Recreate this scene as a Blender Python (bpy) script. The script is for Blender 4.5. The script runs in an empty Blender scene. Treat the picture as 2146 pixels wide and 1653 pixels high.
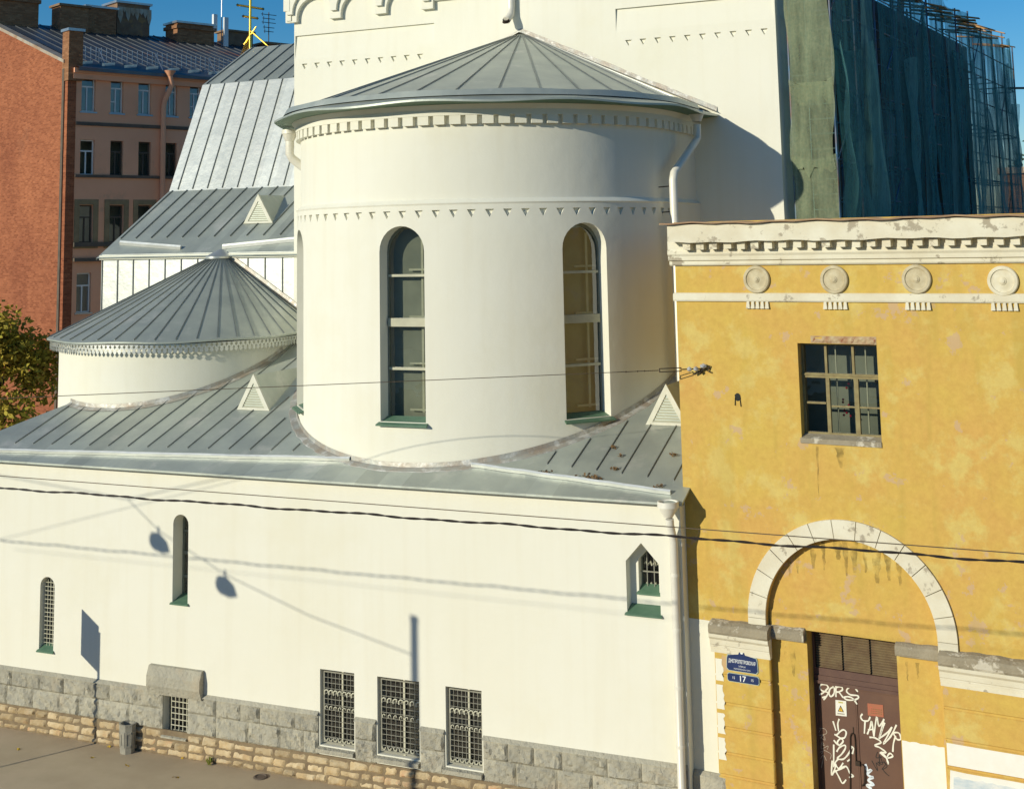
import bpy, math, random
from mathutils import Vector, Matrix
from mathutils.geometry import delaunay_2d_cdt
random.seed(7)
rad, sin, cos, tan, pi = math.radians, math.sin, math.cos, math.tan, math.pi
SC = bpy.context.scene

# ------------------------------------------------------------------ camera, sky, sun, exposure
F, CX, CY = 2794.67, 1073.0, 141.69
PITCH, ROLL, AC = 0.129935, -0.019949, rad(24.15613)
def _rot(p, r):
    f = Vector((0, cos(p), sin(p))); x = Vector((1, 0, 0)); u = x.cross(f)
    return cos(r)*x + sin(r)*u, cos(r)*u - sin(r)*x, f
_q = Matrix(((cos(AC), -sin(AC), 0), (sin(AC), cos(AC), 0), (0, 0, 1)))
CR, CU, CF = [_q @ v for v in _rot(PITCH, ROLL)]
CAMP = Vector((0, -28, 12.31))
cam = bpy.data.cameras.new('camera'); camo = bpy.data.objects.new('camera', cam)
SC.collection.objects.link(camo); SC.camera = camo
m = Matrix.Identity(4)
for i in range(3):
    m[i][0] = CR[i]; m[i][1] = CU[i]; m[i][2] = -CF[i]; m[i][3] = CAMP[i]
camo.matrix_world = m
cam.sensor_fit = 'HORIZONTAL'; cam.sensor_width = 36; cam.lens = F/2146*36
cam.shift_y = -(826.5-CY)/2146; cam.clip_start = .5; cam.clip_end = 3000

SUN_EL, SUN_AZ = rad(17.5), rad(28)          # azimuth: towards the viewer's left of the facade normal
SUNV = Vector((-sin(SUN_AZ)*cos(SUN_EL), -cos(SUN_AZ)*cos(SUN_EL), sin(SUN_EL)))
W = bpy.data.worlds.new("World"); SC.world = W; W.use_nodes = True
wn = W.node_tree.nodes; sky = wn.new('ShaderNodeTexSky'); sky.sky_type = 'NISHITA'; sky.sun_disc = False
sky.sun_elevation = SUN_EL; sky.sun_rotation = math.atan2(SUNV.x, SUNV.y) % (2*pi)
sky.air_density = 1.0; sky.dust_density = .2; sky.ozone_density = 4.0; sky.altitude = 300
hs = wn.new('ShaderNodeHueSaturation'); hs.inputs['Saturation'].default_value = 1.35; W.node_tree.links.new(sky.outputs[0], hs.inputs['Color'])
W.node_tree.links.new(hs.outputs[0], wn['Background'].inputs[0]); wn['Background'].inputs[1].default_value = .10
sl = bpy.data.lights.new('sun', 'SUN'); sl.energy = 3.85; sl.angle = rad(.53); sl.color = (1, .94, .755)
so = bpy.data.objects.new('sun', sl); SC.collection.objects.link(so); so.location = (-30, -40, 40)
so.rotation_euler = SUNV.to_track_quat('Z', 'Y').to_euler()
VS = SC.view_settings; VS.view_transform = 'Standard'; VS.look = 'None'; VS.exposure = 0; VS.gamma = 1
SC.cycles.use_adaptive_sampling = True

# ------------------------------------------------------------------ from photograph pixels to measured points on real planes
def ray(x, y): return CF + CR*((x-CX)/F) - CU*((y-CY)/F)
def on_plane(x, y, p0, n):
    r = ray(x, y); return CAMP + r*((p0-CAMP).dot(n)/r.dot(n))
def onY(x, y, Y): return on_plane(x, y, Vector((0, Y, 0)), Vector((0, 1, 0)))
def onX(x, y, X): return on_plane(x, y, Vector((X, 0, 0)), Vector((1, 0, 0)))
def onZ(x, y, Z=0): return on_plane(x, y, Vector((0, 0, Z)), Vector((0, 0, 1)))

# ------------------------------------------------------------------ mesh building
def lk(o): SC.collection.objects.link(o); return o
WL = {}
class MB:
    def __init__(s): s.v = []; s.f = []
    def add(s, vs, fs):
        n = len(s.v); s.v += [Vector(p) for p in vs]; s.f += [tuple(i+n for i in f) for f in fs]; return s
    def quad(s, *p): return s.add(p, [tuple(range(len(p)))])
    def box(s, a, b, fn=None):
        (x0, y0, z0), (x1, y1, z1) = a, b
        c = [(x, y, z) for z in (z0, z1) for y in (y0, y1) for x in (x0, x1)]
        if fn: c = [fn(x, z, y) for x, y, z in c]
        return s.add(c, [(0,2,3,1),(4,5,7,6),(0,1,5,4),(2,6,7,3),(0,4,6,2),(1,3,7,5)])
    def hull(s, base, top):            # base/top: equal polygons
        n = len(base)
        return s.add(list(base)+list(top), [tuple(range(n))[::-1], tuple(range(n, 2*n))]+[(i, (i+1) % n, n+(i+1) % n, n+i) for i in range(n)])
    def prism(s, prof, fa, fb):        # profile [(a,b)] mapped by fa and fb to the two ends
        return s.hull([fa(*p) for p in prof], [fb(*p) for p in prof])
    def tube(s, pts, r, n=8, cap=True):
        pts = [Vector(p) for p in pts]; rs = r if isinstance(r, (list, tuple)) else [r]*len(pts); V = []; up = None
        for i, p in enumerate(pts):
            t = (pts[min(i+1, len(pts)-1)]-pts[max(i-1, 0)]).normalized()
            if up is None: up = Vector((0, 0, 1)) if abs(t.z) < .9 else Vector((1, 0, 0))
            a = (up - t*up.dot(t)).normalized(); b = t.cross(a); up = a
            V += [p + (a*cos(2*pi*k/n)+b*sin(2*pi*k/n))*rs[i] for k in range(n)]
        Fc = [(i*n+k, i*n+(k+1) % n, (i+1)*n+(k+1) % n, (i+1)*n+k) for i in range(len(pts)-1) for k in range(n)]
        if cap: Fc += [tuple(range(n))[::-1], tuple(range((len(pts)-1)*n, len(pts)*n))]
        return s.add(V, Fc)
    def lathe(s, c, prof, n=24, fn=None):   # prof [(r, z)]
        c = Vector(c); V = []
        for r, z in prof:
            for k in range(n):
                a = 2*pi*k/n; q = Vector((r*cos(a), r*sin(a), z)); V.append(c + (fn(q) if fn else q))
        return s.add(V, [(i*n+k, i*n+(k+1) % n, (i+1)*n+(k+1) % n, (i+1)*n+k) for i in range(len(prof)-1) for k in range(n)])
    def strip(s, A, B, closed=False):
        n = len(A); e = n if closed else n-1
        return s.add(list(A)+list(B), [(i, (i+1) % n, n+(i+1) % n, n+i) for i in range(e)])
    def build(s, name, mat, parent=None, smooth=False, ang=35, kind=None, label=None):
        me = bpy.data.meshes.new(name)
        lo = Vector((min(p[i] for p in s.v) for i in range(3))); hi = Vector((max(p[i] for p in s.v) for i in range(3)))
        c = Vector(((lo.x+hi.x)/2, (lo.y+hi.y)/2, lo.z))
        me.from_pydata([p-c for p in s.v], [], s.f); me.validate(); me.update()
        if smooth:
            me.polygons.foreach_set('use_smooth', [True]*len(me.polygons)); me.set_sharp_from_angle(angle=rad(ang))
        o = bpy.data.objects.new(name, me); lk(o)
        if mat: me.materials.append(mat)
        if parent: o.parent = parent; o.location = c - WL[parent.name]
        else: o.location = c
        WL[o.name] = c
        if kind: o['kind'] = kind
        if label: o['label'] = label
        return o
def thing(name, label, cat, loc, group=None):
    o = bpy.data.objects.new(name, None); lk(o); o.location = loc; o.empty_display_size = .2
    WL[o.name] = Vector(loc); o['label'] = label; o['category'] = cat
    if group: o['group'] = group
    return o
def tag(o, label, cat, group=None):
    o['label'] = label; o['category'] = cat
    if group: o['group'] = group
    return o
def inpoly(p, poly):
    x, y = p; c = False; n = len(poly)
    for i in range(n):
        x0, y0 = poly[i]; x1, y1 = poly[i-1]
        if (y0 > y) != (y1 > y) and x < (x1-x0)*(y-y0)/(y1-y0)+x0: c = not c
    return c
def panel(mb, outer, holes, fn, step=None):
    """wall sheet with openings; holes: (polygon, depth, capped)"""
    if step:
        o2 = []
        for i, a in enumerate(outer):
            b = outer[(i+1) % len(outer)]; k = max(1, int(abs(b[0]-a[0])/step))
            o2 += [(a[0]+(b[0]-a[0])*j/k, a[1]+(b[1]-a[1])*j/k) for j in range(k)]
        outer = o2
    V = []; E = []
    def loop(p):
        n = len(V); V.extend(p); E.extend((n+i, n+(i+1) % len(p)) for i in range(len(p)))
    loop(outer)
    for h in holes: loop(h[0])
    if step:
        us = [p[0] for p in outer]; vs = [p[1] for p in outer]; u0, u1, v0, v1 = min(us), max(us), min(vs), max(vs)
        nu = max(1, int((u1-u0)/step)); nv = max(1, min(6, int((v1-v0)/.8)))
        for i in range(1, nu):
            for j in range(1, nv):
                p = (u0+(u1-u0)*i/nu, v0+(v1-v0)*j/nv)
                if inpoly(p, outer) and not any(inpoly(p, h[0]) for h in holes): V.append(p)
    r = delaunay_2d_cdt([Vector(p) for p in V], E, [], 0, 1e-5)
    fs = []
    for f in r[2]:
        c = sum((r[0][i] for i in f), Vector((0, 0)))/len(f)
        if inpoly(c, outer) and not any(inpoly(c, h[0]) for h in holes): fs.append(f)
    mb.add([fn(p.x, p.y, 0) for p in r[0]], fs)
    for h in holes:
        P = h[0]
        if h[1]: mb.strip([fn(u, v, 0) for u, v in P], [fn(u, v, h[1]) for u, v in P], True)
        if h[2]: mb.quad(*[fn(u, v, h[1]) for u, v in P])
    return mb
def rect(u0, u1, v0, v1): return [(u0, v0), (u1, v0), (u1, v1), (u0, v1)]
def arch(u0, u1, v0, v1, n=10):      # v1 = crown of a round arch
    r = (u1-u0)/2; c = (u0+u1)/2
    return [(u0, v0), (u1, v0)]+[(c+r*cos(pi*i/n), v1-r+r*sin(pi*i/n)) for i in range(n+1)]
def grow(P, e):                       # polygon inset/outset about its vertical axis box
    us = [p[0] for p in P]; vs = [p[1] for p in P]; cu = (min(us)+max(us))/2; cv = (min(vs)+max(vs))/2
    hu = (max(us)-min(us))/2; hv = (max(vs)-min(vs))/2
    return [(cu+(u-cu)*(hu+e)/hu, cv+(v-cv)*(hv+e)/hv) for u, v in P]
def ring(mb, P, Q, fn, d0, d1):
    A = [fn(u, v, d0) for u, v in P]; B = [fn(u, v, d0) for u, v in Q]
    mb.strip(A, B, True); mb.strip(B, [fn(u, v, d1) for u, v in Q], True); return mb.strip(A, [fn(u, v, d1) for u, v in P], True)
def fbox(mb, u0, u1, v0, v1, d0, d1, fn): return mb.box((u0, d0, v0), (u1, d1, v1), fn)
def rough(mb, u0, u1, v0, v1, proj, fn, seed, amp=.03, edge=.03, g=.07, rnd=0):
    """rock-faced block standing proud of a wall"""
    R = random.Random(seed); nu = max(3, int((u1-u0)/g)); nv = max(3, int((v1-v0)/g)); V = []; pa, pb, pc = R.random()*9, R.random()*9, R.random()*9
    ju = [R.uniform(-rnd, rnd) for _ in range(4)]; jv = [R.uniform(-rnd, rnd) for _ in range(4)]
    tl = R.uniform(-.6, .6)*amp; tm = R.uniform(-.6, .6)*amp
    for j in range(nv+1):
        for i in range(nu+1):
            a, b = i/nu, j/nv; u = u0+(u1-u0)*a; v = v0+(v1-v0)*b
            u += (ju[0]*(1-a)*(1-b)+ju[1]*a*(1-b)+ju[2]*a*b+ju[3]*(1-a)*b); v += (jv[0]*(1-a)*(1-b)+jv[1]*a*(1-b)+jv[2]*a*b+jv[3]*(1-a)*b)
            e = min(1, min(min(a, 1-a)*(u1-u0), min(b, 1-b)*(v1-v0))/edge) if edge else 1
            n = amp*(.5*sin(a*7+pa*2+b*3)*sin(b*6+pb)+.5*sin(a*15+pc+b*9)+R.uniform(-.55, .55)) + tl*(2*a-1)+tm*(2*b-1)
            V.append(fn(u, v, -proj*(.35+.65*e)-n*e))
    fs = [(j*(nu+1)+i, j*(nu+1)+i+1, (j+1)*(nu+1)+i+1, (j+1)*(nu+1)+i) for j in range(nv) for i in range(nu)]
    mb.add(V, fs)
    bd = [j*(nu+1) for j in range(nv, 0, -1)]+list(range(nu))+[j*(nu+1)+nu for j in range(nv)]+[nv*(nu+1)+i for i in range(nu, 0, -1)]
    n0 = len(mb.v)-len(V)
    mb.strip([V[k] for k in bd], [fn(*q, 0) for q in [(u0, v1-(v1-v0)*i/nv) for i in range(nv)]+[(u0+(u1-u0)*i/nu, v0) for i in range(nu)]+[(u1, v0+(v1-v0)*i/nv) for i in range(nv)]+[(u1-(u1-u0)*i/nu, v1) for i in range(nu)]], True)

# ------------------------------------------------------------------ materials
def mat(name, c1, c2=None, scale=1., rough=.8, metal=0., bump=0., bscale=20., c3=None, s3=.3, t3=.62, stretch=(1, 1, 1), isl=0., spec=.4, det=4., w3=.06, bdist=.01, streak=None, pan=0., mottle=0.):
    M = bpy.data.materials.new(name); M.use_nodes = True; nt = M.node_tree; N = nt.nodes; L = nt.links; B = N['Principled BSDF']
    B.inputs['Roughness'].default_value = rough; B.inputs['Metallic'].default_value = metal; B.inputs['Specular IOR Level'].default_value = spec
    g = N.new('ShaderNodeNewGeometry'); mp = N.new('ShaderNodeMapping'); mp.inputs['Scale'].default_value = stretch; L.new(g.outputs['Position'], mp.inputs[0])
    def noise(sc, d=det, ro=.6):
        n = N.new('ShaderNodeTexNoise'); n.inputs['Scale'].default_value = sc; n.inputs['Detail'].default_value = d; n.inputs['Roughness'].default_value = ro
        L.new(mp.outputs[0], n.inputs['Vector']); return n.outputs['Fac']
    def ramp(src, a, b):
        r = N.new('ShaderNodeMapRange'); r.inputs[1].default_value = a; r.inputs[2].default_value = b; L.new(src, r.inputs[0]); return r.outputs[0]
    def mix(f, a, b, mode='MIX'):
        x = N.new('ShaderNodeMix'); x.data_type = 'RGBA'; x.blend_type = mode
        if isinstance(f, float): x.inputs[0].default_value = f
        else: L.new(f, x.inputs[0])
        for k, q in ((6, a), (7, b)):
            if isinstance(q, tuple): x.inputs[k].default_value = (*q, 1)
            else: L.new(q, x.inputs[k])
        return x.outputs[2]
    col = c1
    if c2: col = mix(ramp(noise(scale), .34, .66), c1, c2)
    if c3: col = mix(ramp(noise(s3, 6, .65), t3, t3+w3), col, c3)
    if streak:                        # faint vertical rain streaks
        m2 = N.new('ShaderNodeMapping'); m2.inputs['Scale'].default_value = (2.2, 2.2, .12); L.new(g.outputs['Position'], m2.inputs[0]); n = N.new('ShaderNodeTexNoise'); n.inputs['Scale'].default_value = 1.6; n.inputs['Detail'].default_value = 7; L.new(m2.outputs[0], n.inputs['Vector'])
        r = N.new('ShaderNodeMapRange'); r.inputs[1].default_value = .48; r.inputs[2].default_value = .75; r.inputs[4].default_value = streak[0]; L.new(n.outputs['Fac'], r.inputs[0]); col = mix(r.outputs[0], col, streak[1])
    if mottle:                        # fine uneven tone
        col = mix(mottle, col, mix(ramp(noise(7., 8, .75), .36, .64), (.3, .3, .3), (.72, .72, .72)), 'OVERLAY')
    if pan:                           # every sheet between two seams has its own tone
        sx = N.new('ShaderNodeSeparateXYZ'); L.new(g.outputs['Position'], sx.inputs[0]); dv = N.new('ShaderNodeMath'); dv.operation = 'MULTIPLY_ADD'; dv.inputs[1].default_value = 1/pan; dv.inputs[2].default_value = 27.95/pan; L.new(sx.outputs['X'], dv.inputs[0]); fl = N.new('ShaderNodeMath'); fl.operation = 'FLOOR'; L.new(dv.outputs[0], fl.inputs[0])
        wn_ = N.new('ShaderNodeTexWhiteNoise'); wn_.noise_dimensions = '1D'; L.new(fl.outputs[0], wn_.inputs['W']); h2 = N.new('ShaderNodeHueSaturation'); mr2 = N.new('ShaderNodeMapRange'); mr2.inputs[3].default_value = .88; mr2.inputs[4].default_value = 1.1; L.new(wn_.outputs['Value'], mr2.inputs[0]); L.new(mr2.outputs[0], h2.inputs['Value']); L.new(col, h2.inputs['Color']); col = h2.outputs[0]
    if isl:
        h = N.new('ShaderNodeHueSaturation'); L.new(ramp(g.outputs['Random Per Island'], 0, 1), h.inputs['Value'])
        mr = h.inputs['Value'].links[0].from_node; mr.inputs[3].default_value = 1-isl; mr.inputs[4].default_value = 1+isl*.7
        if isinstance(col, tuple): h.inputs['Color'].default_value = (*col, 1)
        else: L.new(col, h.inputs['Color'])
        col = h.outputs[0]
    if isinstance(col, tuple): B.inputs['Base Color'].default_value = (*col, 1)
    else: L.new(col, B.inputs['Base Color'])
    if bump:
        b = N.new('ShaderNodeBump'); b.inputs['Strength'].default_value = bump; b.inputs['Distance'].default_value = bdist
        L.new(noise(bscale, 5), b.inputs['Height']); L.new(b.outputs[0], B.inputs['Normal'])
    M['nt'] = 1
    return M
def glass(name, tint=(.75, .78, .74), wob=.3, refl=.15):
    M = bpy.data.materials.new(name); M.use_nodes = True; nt = M.node_tree; N = nt.nodes; L = nt.links; N.remove(N['Principled BSDF'])
    t = N.new('ShaderNodeBsdfTransparent'); t.inputs[0].default_value = (*tint, 1); g = N.new('ShaderNodeBsdfGlossy'); g.inputs['Roughness'].default_value = .015
    g.inputs['Color'].default_value = (.95, .97, 1, 1)
    lw = N.new('ShaderNodeLayerWeight'); lw.inputs[0].default_value = .5; pw = N.new('ShaderNodeMath'); pw.operation = 'POWER'; pw.inputs[1].default_value = 4; L.new(lw.outputs['Facing'], pw.inputs[0])
    fr = N.new('ShaderNodeMath'); fr.operation = 'MULTIPLY_ADD'; fr.inputs[1].default_value = .8; fr.inputs[2].default_value = refl; L.new(pw.outputs[0], fr.inputs[0]); mx = N.new('ShaderNodeMixShader')
    gm = N.new('ShaderNodeNewGeometry'); n = N.new('ShaderNodeTexNoise'); n.inputs['Scale'].default_value = 1.6; L.new(gm.outputs['Position'], n.inputs['Vector'])
    b = N.new('ShaderNodeBump'); b.inputs['Strength'].default_value = wob; b.inputs['Distance'].default_value = .02; L.new(n.outputs['Fac'], b.inputs['Height'])
    L.new(b.outputs[0], g.inputs['Normal'])
    L.new(fr.outputs[0], mx.inputs[0]); L.new(t.outputs[0], mx.inputs[1]); L.new(g.outputs[0], mx.inputs[2]); L.new(mx.outputs[0], N['Material Output'].inputs[0])
    return M

WHITE = mat('cream_plaster', (.79, .772, .668), (.775, .752, .635), .4, .85, bump=.16, bscale=2.6, spec=.2, c3=(.75, .72, .58), s3=.3, t3=.53, w3=.25, bdist=.05, streak=(.3, (.71, .67, .53)))
TRIMW = mat('cream_trim', (.80, .79, .68), (.74, .725, .60), 2.5, .7, spec=.3)
ZINC = mat('galvanised_roof', (.50, .535, .465), (.41, .445, .40), 1.1, .48, .45, bump=.42, bscale=1.9, c3=(.70, .69, .62), s3=.7, t3=.57, w3=.2, bdist=.03)
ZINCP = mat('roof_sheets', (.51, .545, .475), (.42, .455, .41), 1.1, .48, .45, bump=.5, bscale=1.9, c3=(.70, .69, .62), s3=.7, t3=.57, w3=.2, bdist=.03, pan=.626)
ZINCN = mat('sun_brightened_roof_sheets', (.78, .79, .72), (.68, .70, .64), 1.3, .40, .65, bump=.55, bscale=1.6, c3=(.78, .77, .70), s3=.8, t3=.57, w3=.2, bdist=.03, pan=.66)  # same roof metal, lighter colour imitates sun glare on the steep slope
ZINCB = mat('bright_zinc', (.68, .69, .65), (.58, .59, .55), 1.6, .38, .7, bump=.3, bscale=1.7, bdist=.04)
SEAM = mat('seam_metal', (.30, .32, .31), (.24, .25, .24), 3, .45, .75)
FLASH = mat('flashing_metal', (.46, .47, .43), (.41, .345, .275), 2.2, .55, .45, bump=.5, bscale=9, c3=(.62, .61, .57), s3=3.5, t3=.52, w3=.1, bdist=.03)
GREEN = mat('green_paint', (.085, .17, .105), (.11, .20, .13), 5, .5, spec=.4)
GRN = mat('grey_green_paint', (.21, .225, .18), (.17, .185, .15), 5, .5)
VFR = mat('vent_frame_paint', (.68, .665, .56), (.60, .585, .47), 4, .6)
LOUV = mat('louvre_paint', (.50, .49, .36), (.44, .43, .31), 6, .6)
GRANITE = mat('grey_granite', (.46, .43, .335), (.36, .34, .275), 2.6, .85, bump=1., bscale=13, isl=.16, c3=(.47, .38, .26), s3=.8, t3=.58, w3=.2, bdist=.05)
RUBBLE = mat('limestone_rubble', (.47, .34, .18), (.58, .47, .30), 3.5, .9, bump=.8, bscale=26, isl=.26, c3=(.50, .27, .14), s3=1.7, t3=.55, w3=.14, bdist=.02)
MORTAR = mat('mortar', (.26, .20, .12), (.18, .13, .08), 5, .95, bump=.6, bscale=40)
ASPH = mat('asphalt', (.50, .405, .275), (.44, .35, .235), .8, .95, bump=.5, bscale=180, c3=(.54, .43, .30), s3=.35, t3=.52, w3=.2, spec=.2)
IRON = mat('painted_iron', (.34, .335, .27), (.28, .27, .22), 8, .5, .2)
DARKIRON = mat('dark_iron', (.03, .027, .022), (.06, .035, .02), 9, .6, .4)
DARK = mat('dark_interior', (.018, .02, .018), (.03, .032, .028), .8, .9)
DIM = mat('dim_interior', (.36, .365, .29), (.22, .23, .185), .6, .9)
BARS = mat('pale_glazing_bar', (.50, .49, .36), (.42, .41, .30), 3, .6)
PALE = mat('pale_inner_paint', (.62, .60, .46), (.5, .48, .36), 3, .7)
GLASS = glass('window_glass')
GLASSD = glass('dark_glass', (.32, .36, .35), .25, .12)
GOLD = mat('gold_leaf', (.80, .55, .10), (.72, .45, .06), 9, .28, 1.)
RUST = mat('rusty_sheet', (.20, .115, .07), (.28, .18, .11), 2.2, .7, .2, bump=.4, bscale=8, c3=(.36, .20, .08), s3=1.2, t3=.58)

# ================================================================== GROUND
g = MB(); g.quad((-400, -120, -.004), (400, -120, -.004), (400, 700, -.004), (-400, 700, -.004))
g.build('ground', mat('earth', (.12, .105, .08), (.09, .08, .06), .3, .95), kind='structure')
g = MB(); g.quad((-70, -4.2, 0), (30, -4.2, 0), (30, 1.6, 0), (-70, 1.6, 0)); g.build('pavement', ASPH, kind='structure')
g = MB(); g.box((-70, -4.36, -.004+.004), (30, -4.2, .004)); g.build('kerb', mat('kerb_stone', (.3, .29, .26), (.24, .23, .21), 4, .9), kind='structure')
g = MB(); g.quad((-70, -15, -.0012), (30, -15, -.0012), (30, -4.36, -.0012), (-70, -4.36, -.0012)); g.build('road', ASPH, kind='structure')

# ================================================================== CHURCH
church = thing('church', 'white plastered church with rounded apses and grey standing-seam metal roofs', 'church', (-17, 4, 0))
T20 = tan(rad(20)); RZ0 = 6.905
def fW(u, v, d): return Vector((u, d, v))
def roofz(y): return RZ0 + T20*y
XL, XR = -29.75, -8.87
slotA = arch(-26.385, -25.90, 2.02, 3.88); slotB = arch(-22.11, -21.64, 3.58, 5.72)
niche = [(-10.12, 4.42), (-9.37, 4.42), (-9.37, 5.47), (-9.765, 5.89), (-10.12, 5.50)]
nichi = [(-9.93, 4.80), (-9.47, 4.80), (-9.47, 5.46), (-9.71, 5.72), (-9.93, 5.49)]
bw = [(-17.80, -16.87, .80, 2.48), (-16.26, -15.17, .80, 2.48), (-14.50, -13.60, .78, 2.46)]
hw = (-22.34, -21.58, .50, 1.40)
mb = MB()
panel(mb, rect(XL, XR, 0, 6.9), [(slotA, .22, False), (slotB, .42, False), (niche, .26, False)]+[(rect(*b), .16, False) for b in bw]+[(rect(*hw), .22, False)], fW)
panel(mb, niche, [(nichi, .22, False)], lambda u, v, d: Vector((u, .26+d, v)))
mb.quad((XR, 0, 0), (XR, 8.2, 0), (XR, 8.2, roofz(8.2)-.05), (XR, 0, 6.85))
mb.quad((XL, 0, 0), (XL, 0, 6.85), (XL, 12, 6.85), (XL, 12, 0))
mb.build('aisle_wall', WHITE, church)
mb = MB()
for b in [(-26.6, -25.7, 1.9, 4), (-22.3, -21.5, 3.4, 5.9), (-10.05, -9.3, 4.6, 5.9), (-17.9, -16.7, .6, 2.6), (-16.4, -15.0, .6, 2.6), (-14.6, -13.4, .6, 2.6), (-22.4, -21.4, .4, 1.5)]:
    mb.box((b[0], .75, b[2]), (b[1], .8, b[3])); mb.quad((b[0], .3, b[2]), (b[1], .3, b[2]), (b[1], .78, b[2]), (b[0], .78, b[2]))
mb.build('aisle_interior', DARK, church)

def grille(parent, u0, u1, v0, v1, nu, nv, d, fn, r=.011, mat_=None, poly=None):
    mb = MB()
    for i in range(nu+1):
        u = u0+(u1-u0)*i/nu; vt = v1
        if poly:
            rr = (u1-u0)/2; vt = v1-rr+math.sqrt(max(0, rr*rr-(u-(u0+u1)/2)**2))
        mb.tube([fn(u, v0, d), fn(u, vt, d)], r, 6)
    for j in range(nv+1):
        v = v0+(v1-v0)*j/nv; e = 0
        if poly and v > v1-(u1-u0)/2:
            rr = (u1-u0)/2; e = rr-math.sqrt(max(0, rr*rr-(v-v1+rr)**2))
            if e > rr*.9: continue
        mb.tube([fn(u0+e, v, d-.012), fn(u1-e, v, d-.012)], r*.9, 6)
    return mb.build('grille', mat_ or IRON, parent)
def sill(parent, u0, u1, z, d0, d1, fn, m=None, drop=.05, lip=.04):
    mb = MB(); P = [fn(u0+.02, z+.15, d1), fn(u1-.02, z+.15, d1), fn(u1+lip, z, d0), fn(u0-lip, z, d0)]
    mb.hull([p-Vector((0, 0, .03)) for p in P], P); return mb.build('sill', m or GREEN, parent)
def win(parent, poly, d, fn, fm, bars=(), cols=(), fw=.05, gl=None, th=.05):
    """frame + pane; bars = heights of transoms, cols = mullion positions"""
    mb = MB(); ring(mb, poly, grow(poly, -fw), fn, d, d+th)
    us = [p[0] for p in poly]; vs = [p[1] for p in poly]; u0, u1, v0, v1 = min(us), max(us), min(vs), max(vs)
    for b in bars: fbox(mb, u0+fw, u1-fw, b[0]-b[1]/2, b[0]+b[1]/2, d-b[2], d+th, fn)
    for c in cols: fbox(mb, c[0]-c[1]/2, c[0]+c[1]/2, c[2] if len(c) > 2 else v0+fw, c[3] if len(c) > 3 else v1-fw, d, d+th, fn)
    w = mb.build('window', fm, parent)
    g = MB(); g.quad(*[fn(u, v, d+th*.6) for u, v in grow(poly, -fw*.5)]); g.build('pane', gl or GLASS, w)
    return w
# slot windows and the pointed niche
w = win(church, slotA, .20, fW, GRN, fw=.04, gl=GLASSD); grille(w, -26.33, -25.96, 2.1, 3.82, 4, 16, .13, fW, .01, PALE, True); sill(w, -26.385, -25.90, 2.025, -.06, .2, fW)
w = win(church, slotB, .38, fW, GRN, bars=[(4.15, .05, .02), (4.72, .07, .03), (5.25, .05, .02)], fw=.05); sill(w, -22.11, -21.64, 3.585, -.06, .4, fW)
mb = MB()
for z in (3.75, 4.42, 4.98): mb.box((-21.92, .50, z), (-21.64, .54, z+.08))
mb.build('inner_shelf', PALE, w)
w = win(church, nichi, .46, fW, GRN, fw=.03, gl=GLASSD)
mb = MB()
for u in (-9.78, -9.62): mb.tube([fW(u, 4.85, .40), fW(u, 5.62 if u < -9.7 else 5.55, .40)], .012, 6)
mb.tube([fW(-9.92, 5.22, .39), fW(-9.48, 5.22, .39)], .016, 6); mb.build('grille', IRON, w)
mb = MB()
for z in (4.92, 5.36):
    for k in range(4): mb.tube([fW(-9.86+k*.1, z, .47), fW(-9.82+k*.1, z+.06, .47), fW(-9.79+k*.1, z-.03, .47)], .02, 5)
mb.build('inner_ornament', PALE, w)
sill(w, -9.93, -9.47, 4.805, .20, .46, fW); sill(w, -10.12, -9.37, 4.425, -.06, .26, fW)

# basement windows
for k, (u0, u1, v0, v1) in enumerate(bw):
    w = win(church, rect(u0, u1, v0, v1), .16, fW, IRON, fw=.03, th=.03)
    mb = MB(); c = u0+(u1-u0)*.58
    fbox(mb, c-.025, c+.025, v0, v1, .125, .145, fW)
    n = 7
    for q, zz, s in ((n, v1-.52, 1.), (n, v1-.86, .7)):
        for i in range(q):
            x = u0+.14+(u1-u0-.2)*i/(q-1)
            mb.tube([fW(x-.045*s, zz-.05*s, .055), fW(x-.05*s, zz+.02*s, .055), fW(x-.01*s, zz+.055*s, .055), fW(x+.04*s, zz+.05*s, .055), fW(x+.035*s, zz+.0, .055)], .018*s, 5)
    for i in range(n):
        x = u0+.14+(u1-u0-.2)*i/(n-1); mb.tube([fW(x-.05, v0+.16, .055), fW(x-.03, v0+.1, .055), fW(x+.02, v0+.1, .055), fW(x+.04, v0+.15, .055)], .015, 5)
    mb.build('grille_scrolls', PALE, w)
    mb = MB(); P = rect(u0+.06, u1-.02, v0+.05, v1-.05)
    ring(mb, P, grow(P, -.025), fW, .06, .10); mb.build('grille_frame', IRON, w)
    grille(w, u0+.07, u1-.04, v0+.06, v1-.07, 8, 13, .08, fW, .008)
    mb = MB(); mb.hull([(u0-.05, -.12, v0-.14), (u1+.02, -.12, v0-.14), (u1+.02, .2, v0-.14), (u0-.05, .2, v0-.14)], [(u0-.05, -.12, v0-.05), (u1+.02, -.12, v0-.05), (u1+.02, .16, v0), (u0-.05, .16, v0)])
    mb.build('sill', GRANITE, w)
w = win(church, rect(*hw), .22, fW, IRON, fw=.03, th=.03); grille(w, hw[0]+.16, hw[1]-.02, hw[2]+.04, hw[3]-.03, 5, 6, .12, fW, .013, PALE)
mb = MB(); mb.hull([(hw[0], -.1, .42), (hw[1], -.1, .42), (hw[1], .2, .42), (hw[0], .2, .42)], [(hw[0], -.1, .46), (hw[1], -.1, .46), (hw[1], .2, .52), (hw[0], .2, .52)]); mb.build('sill', GRANITE, w)

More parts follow.
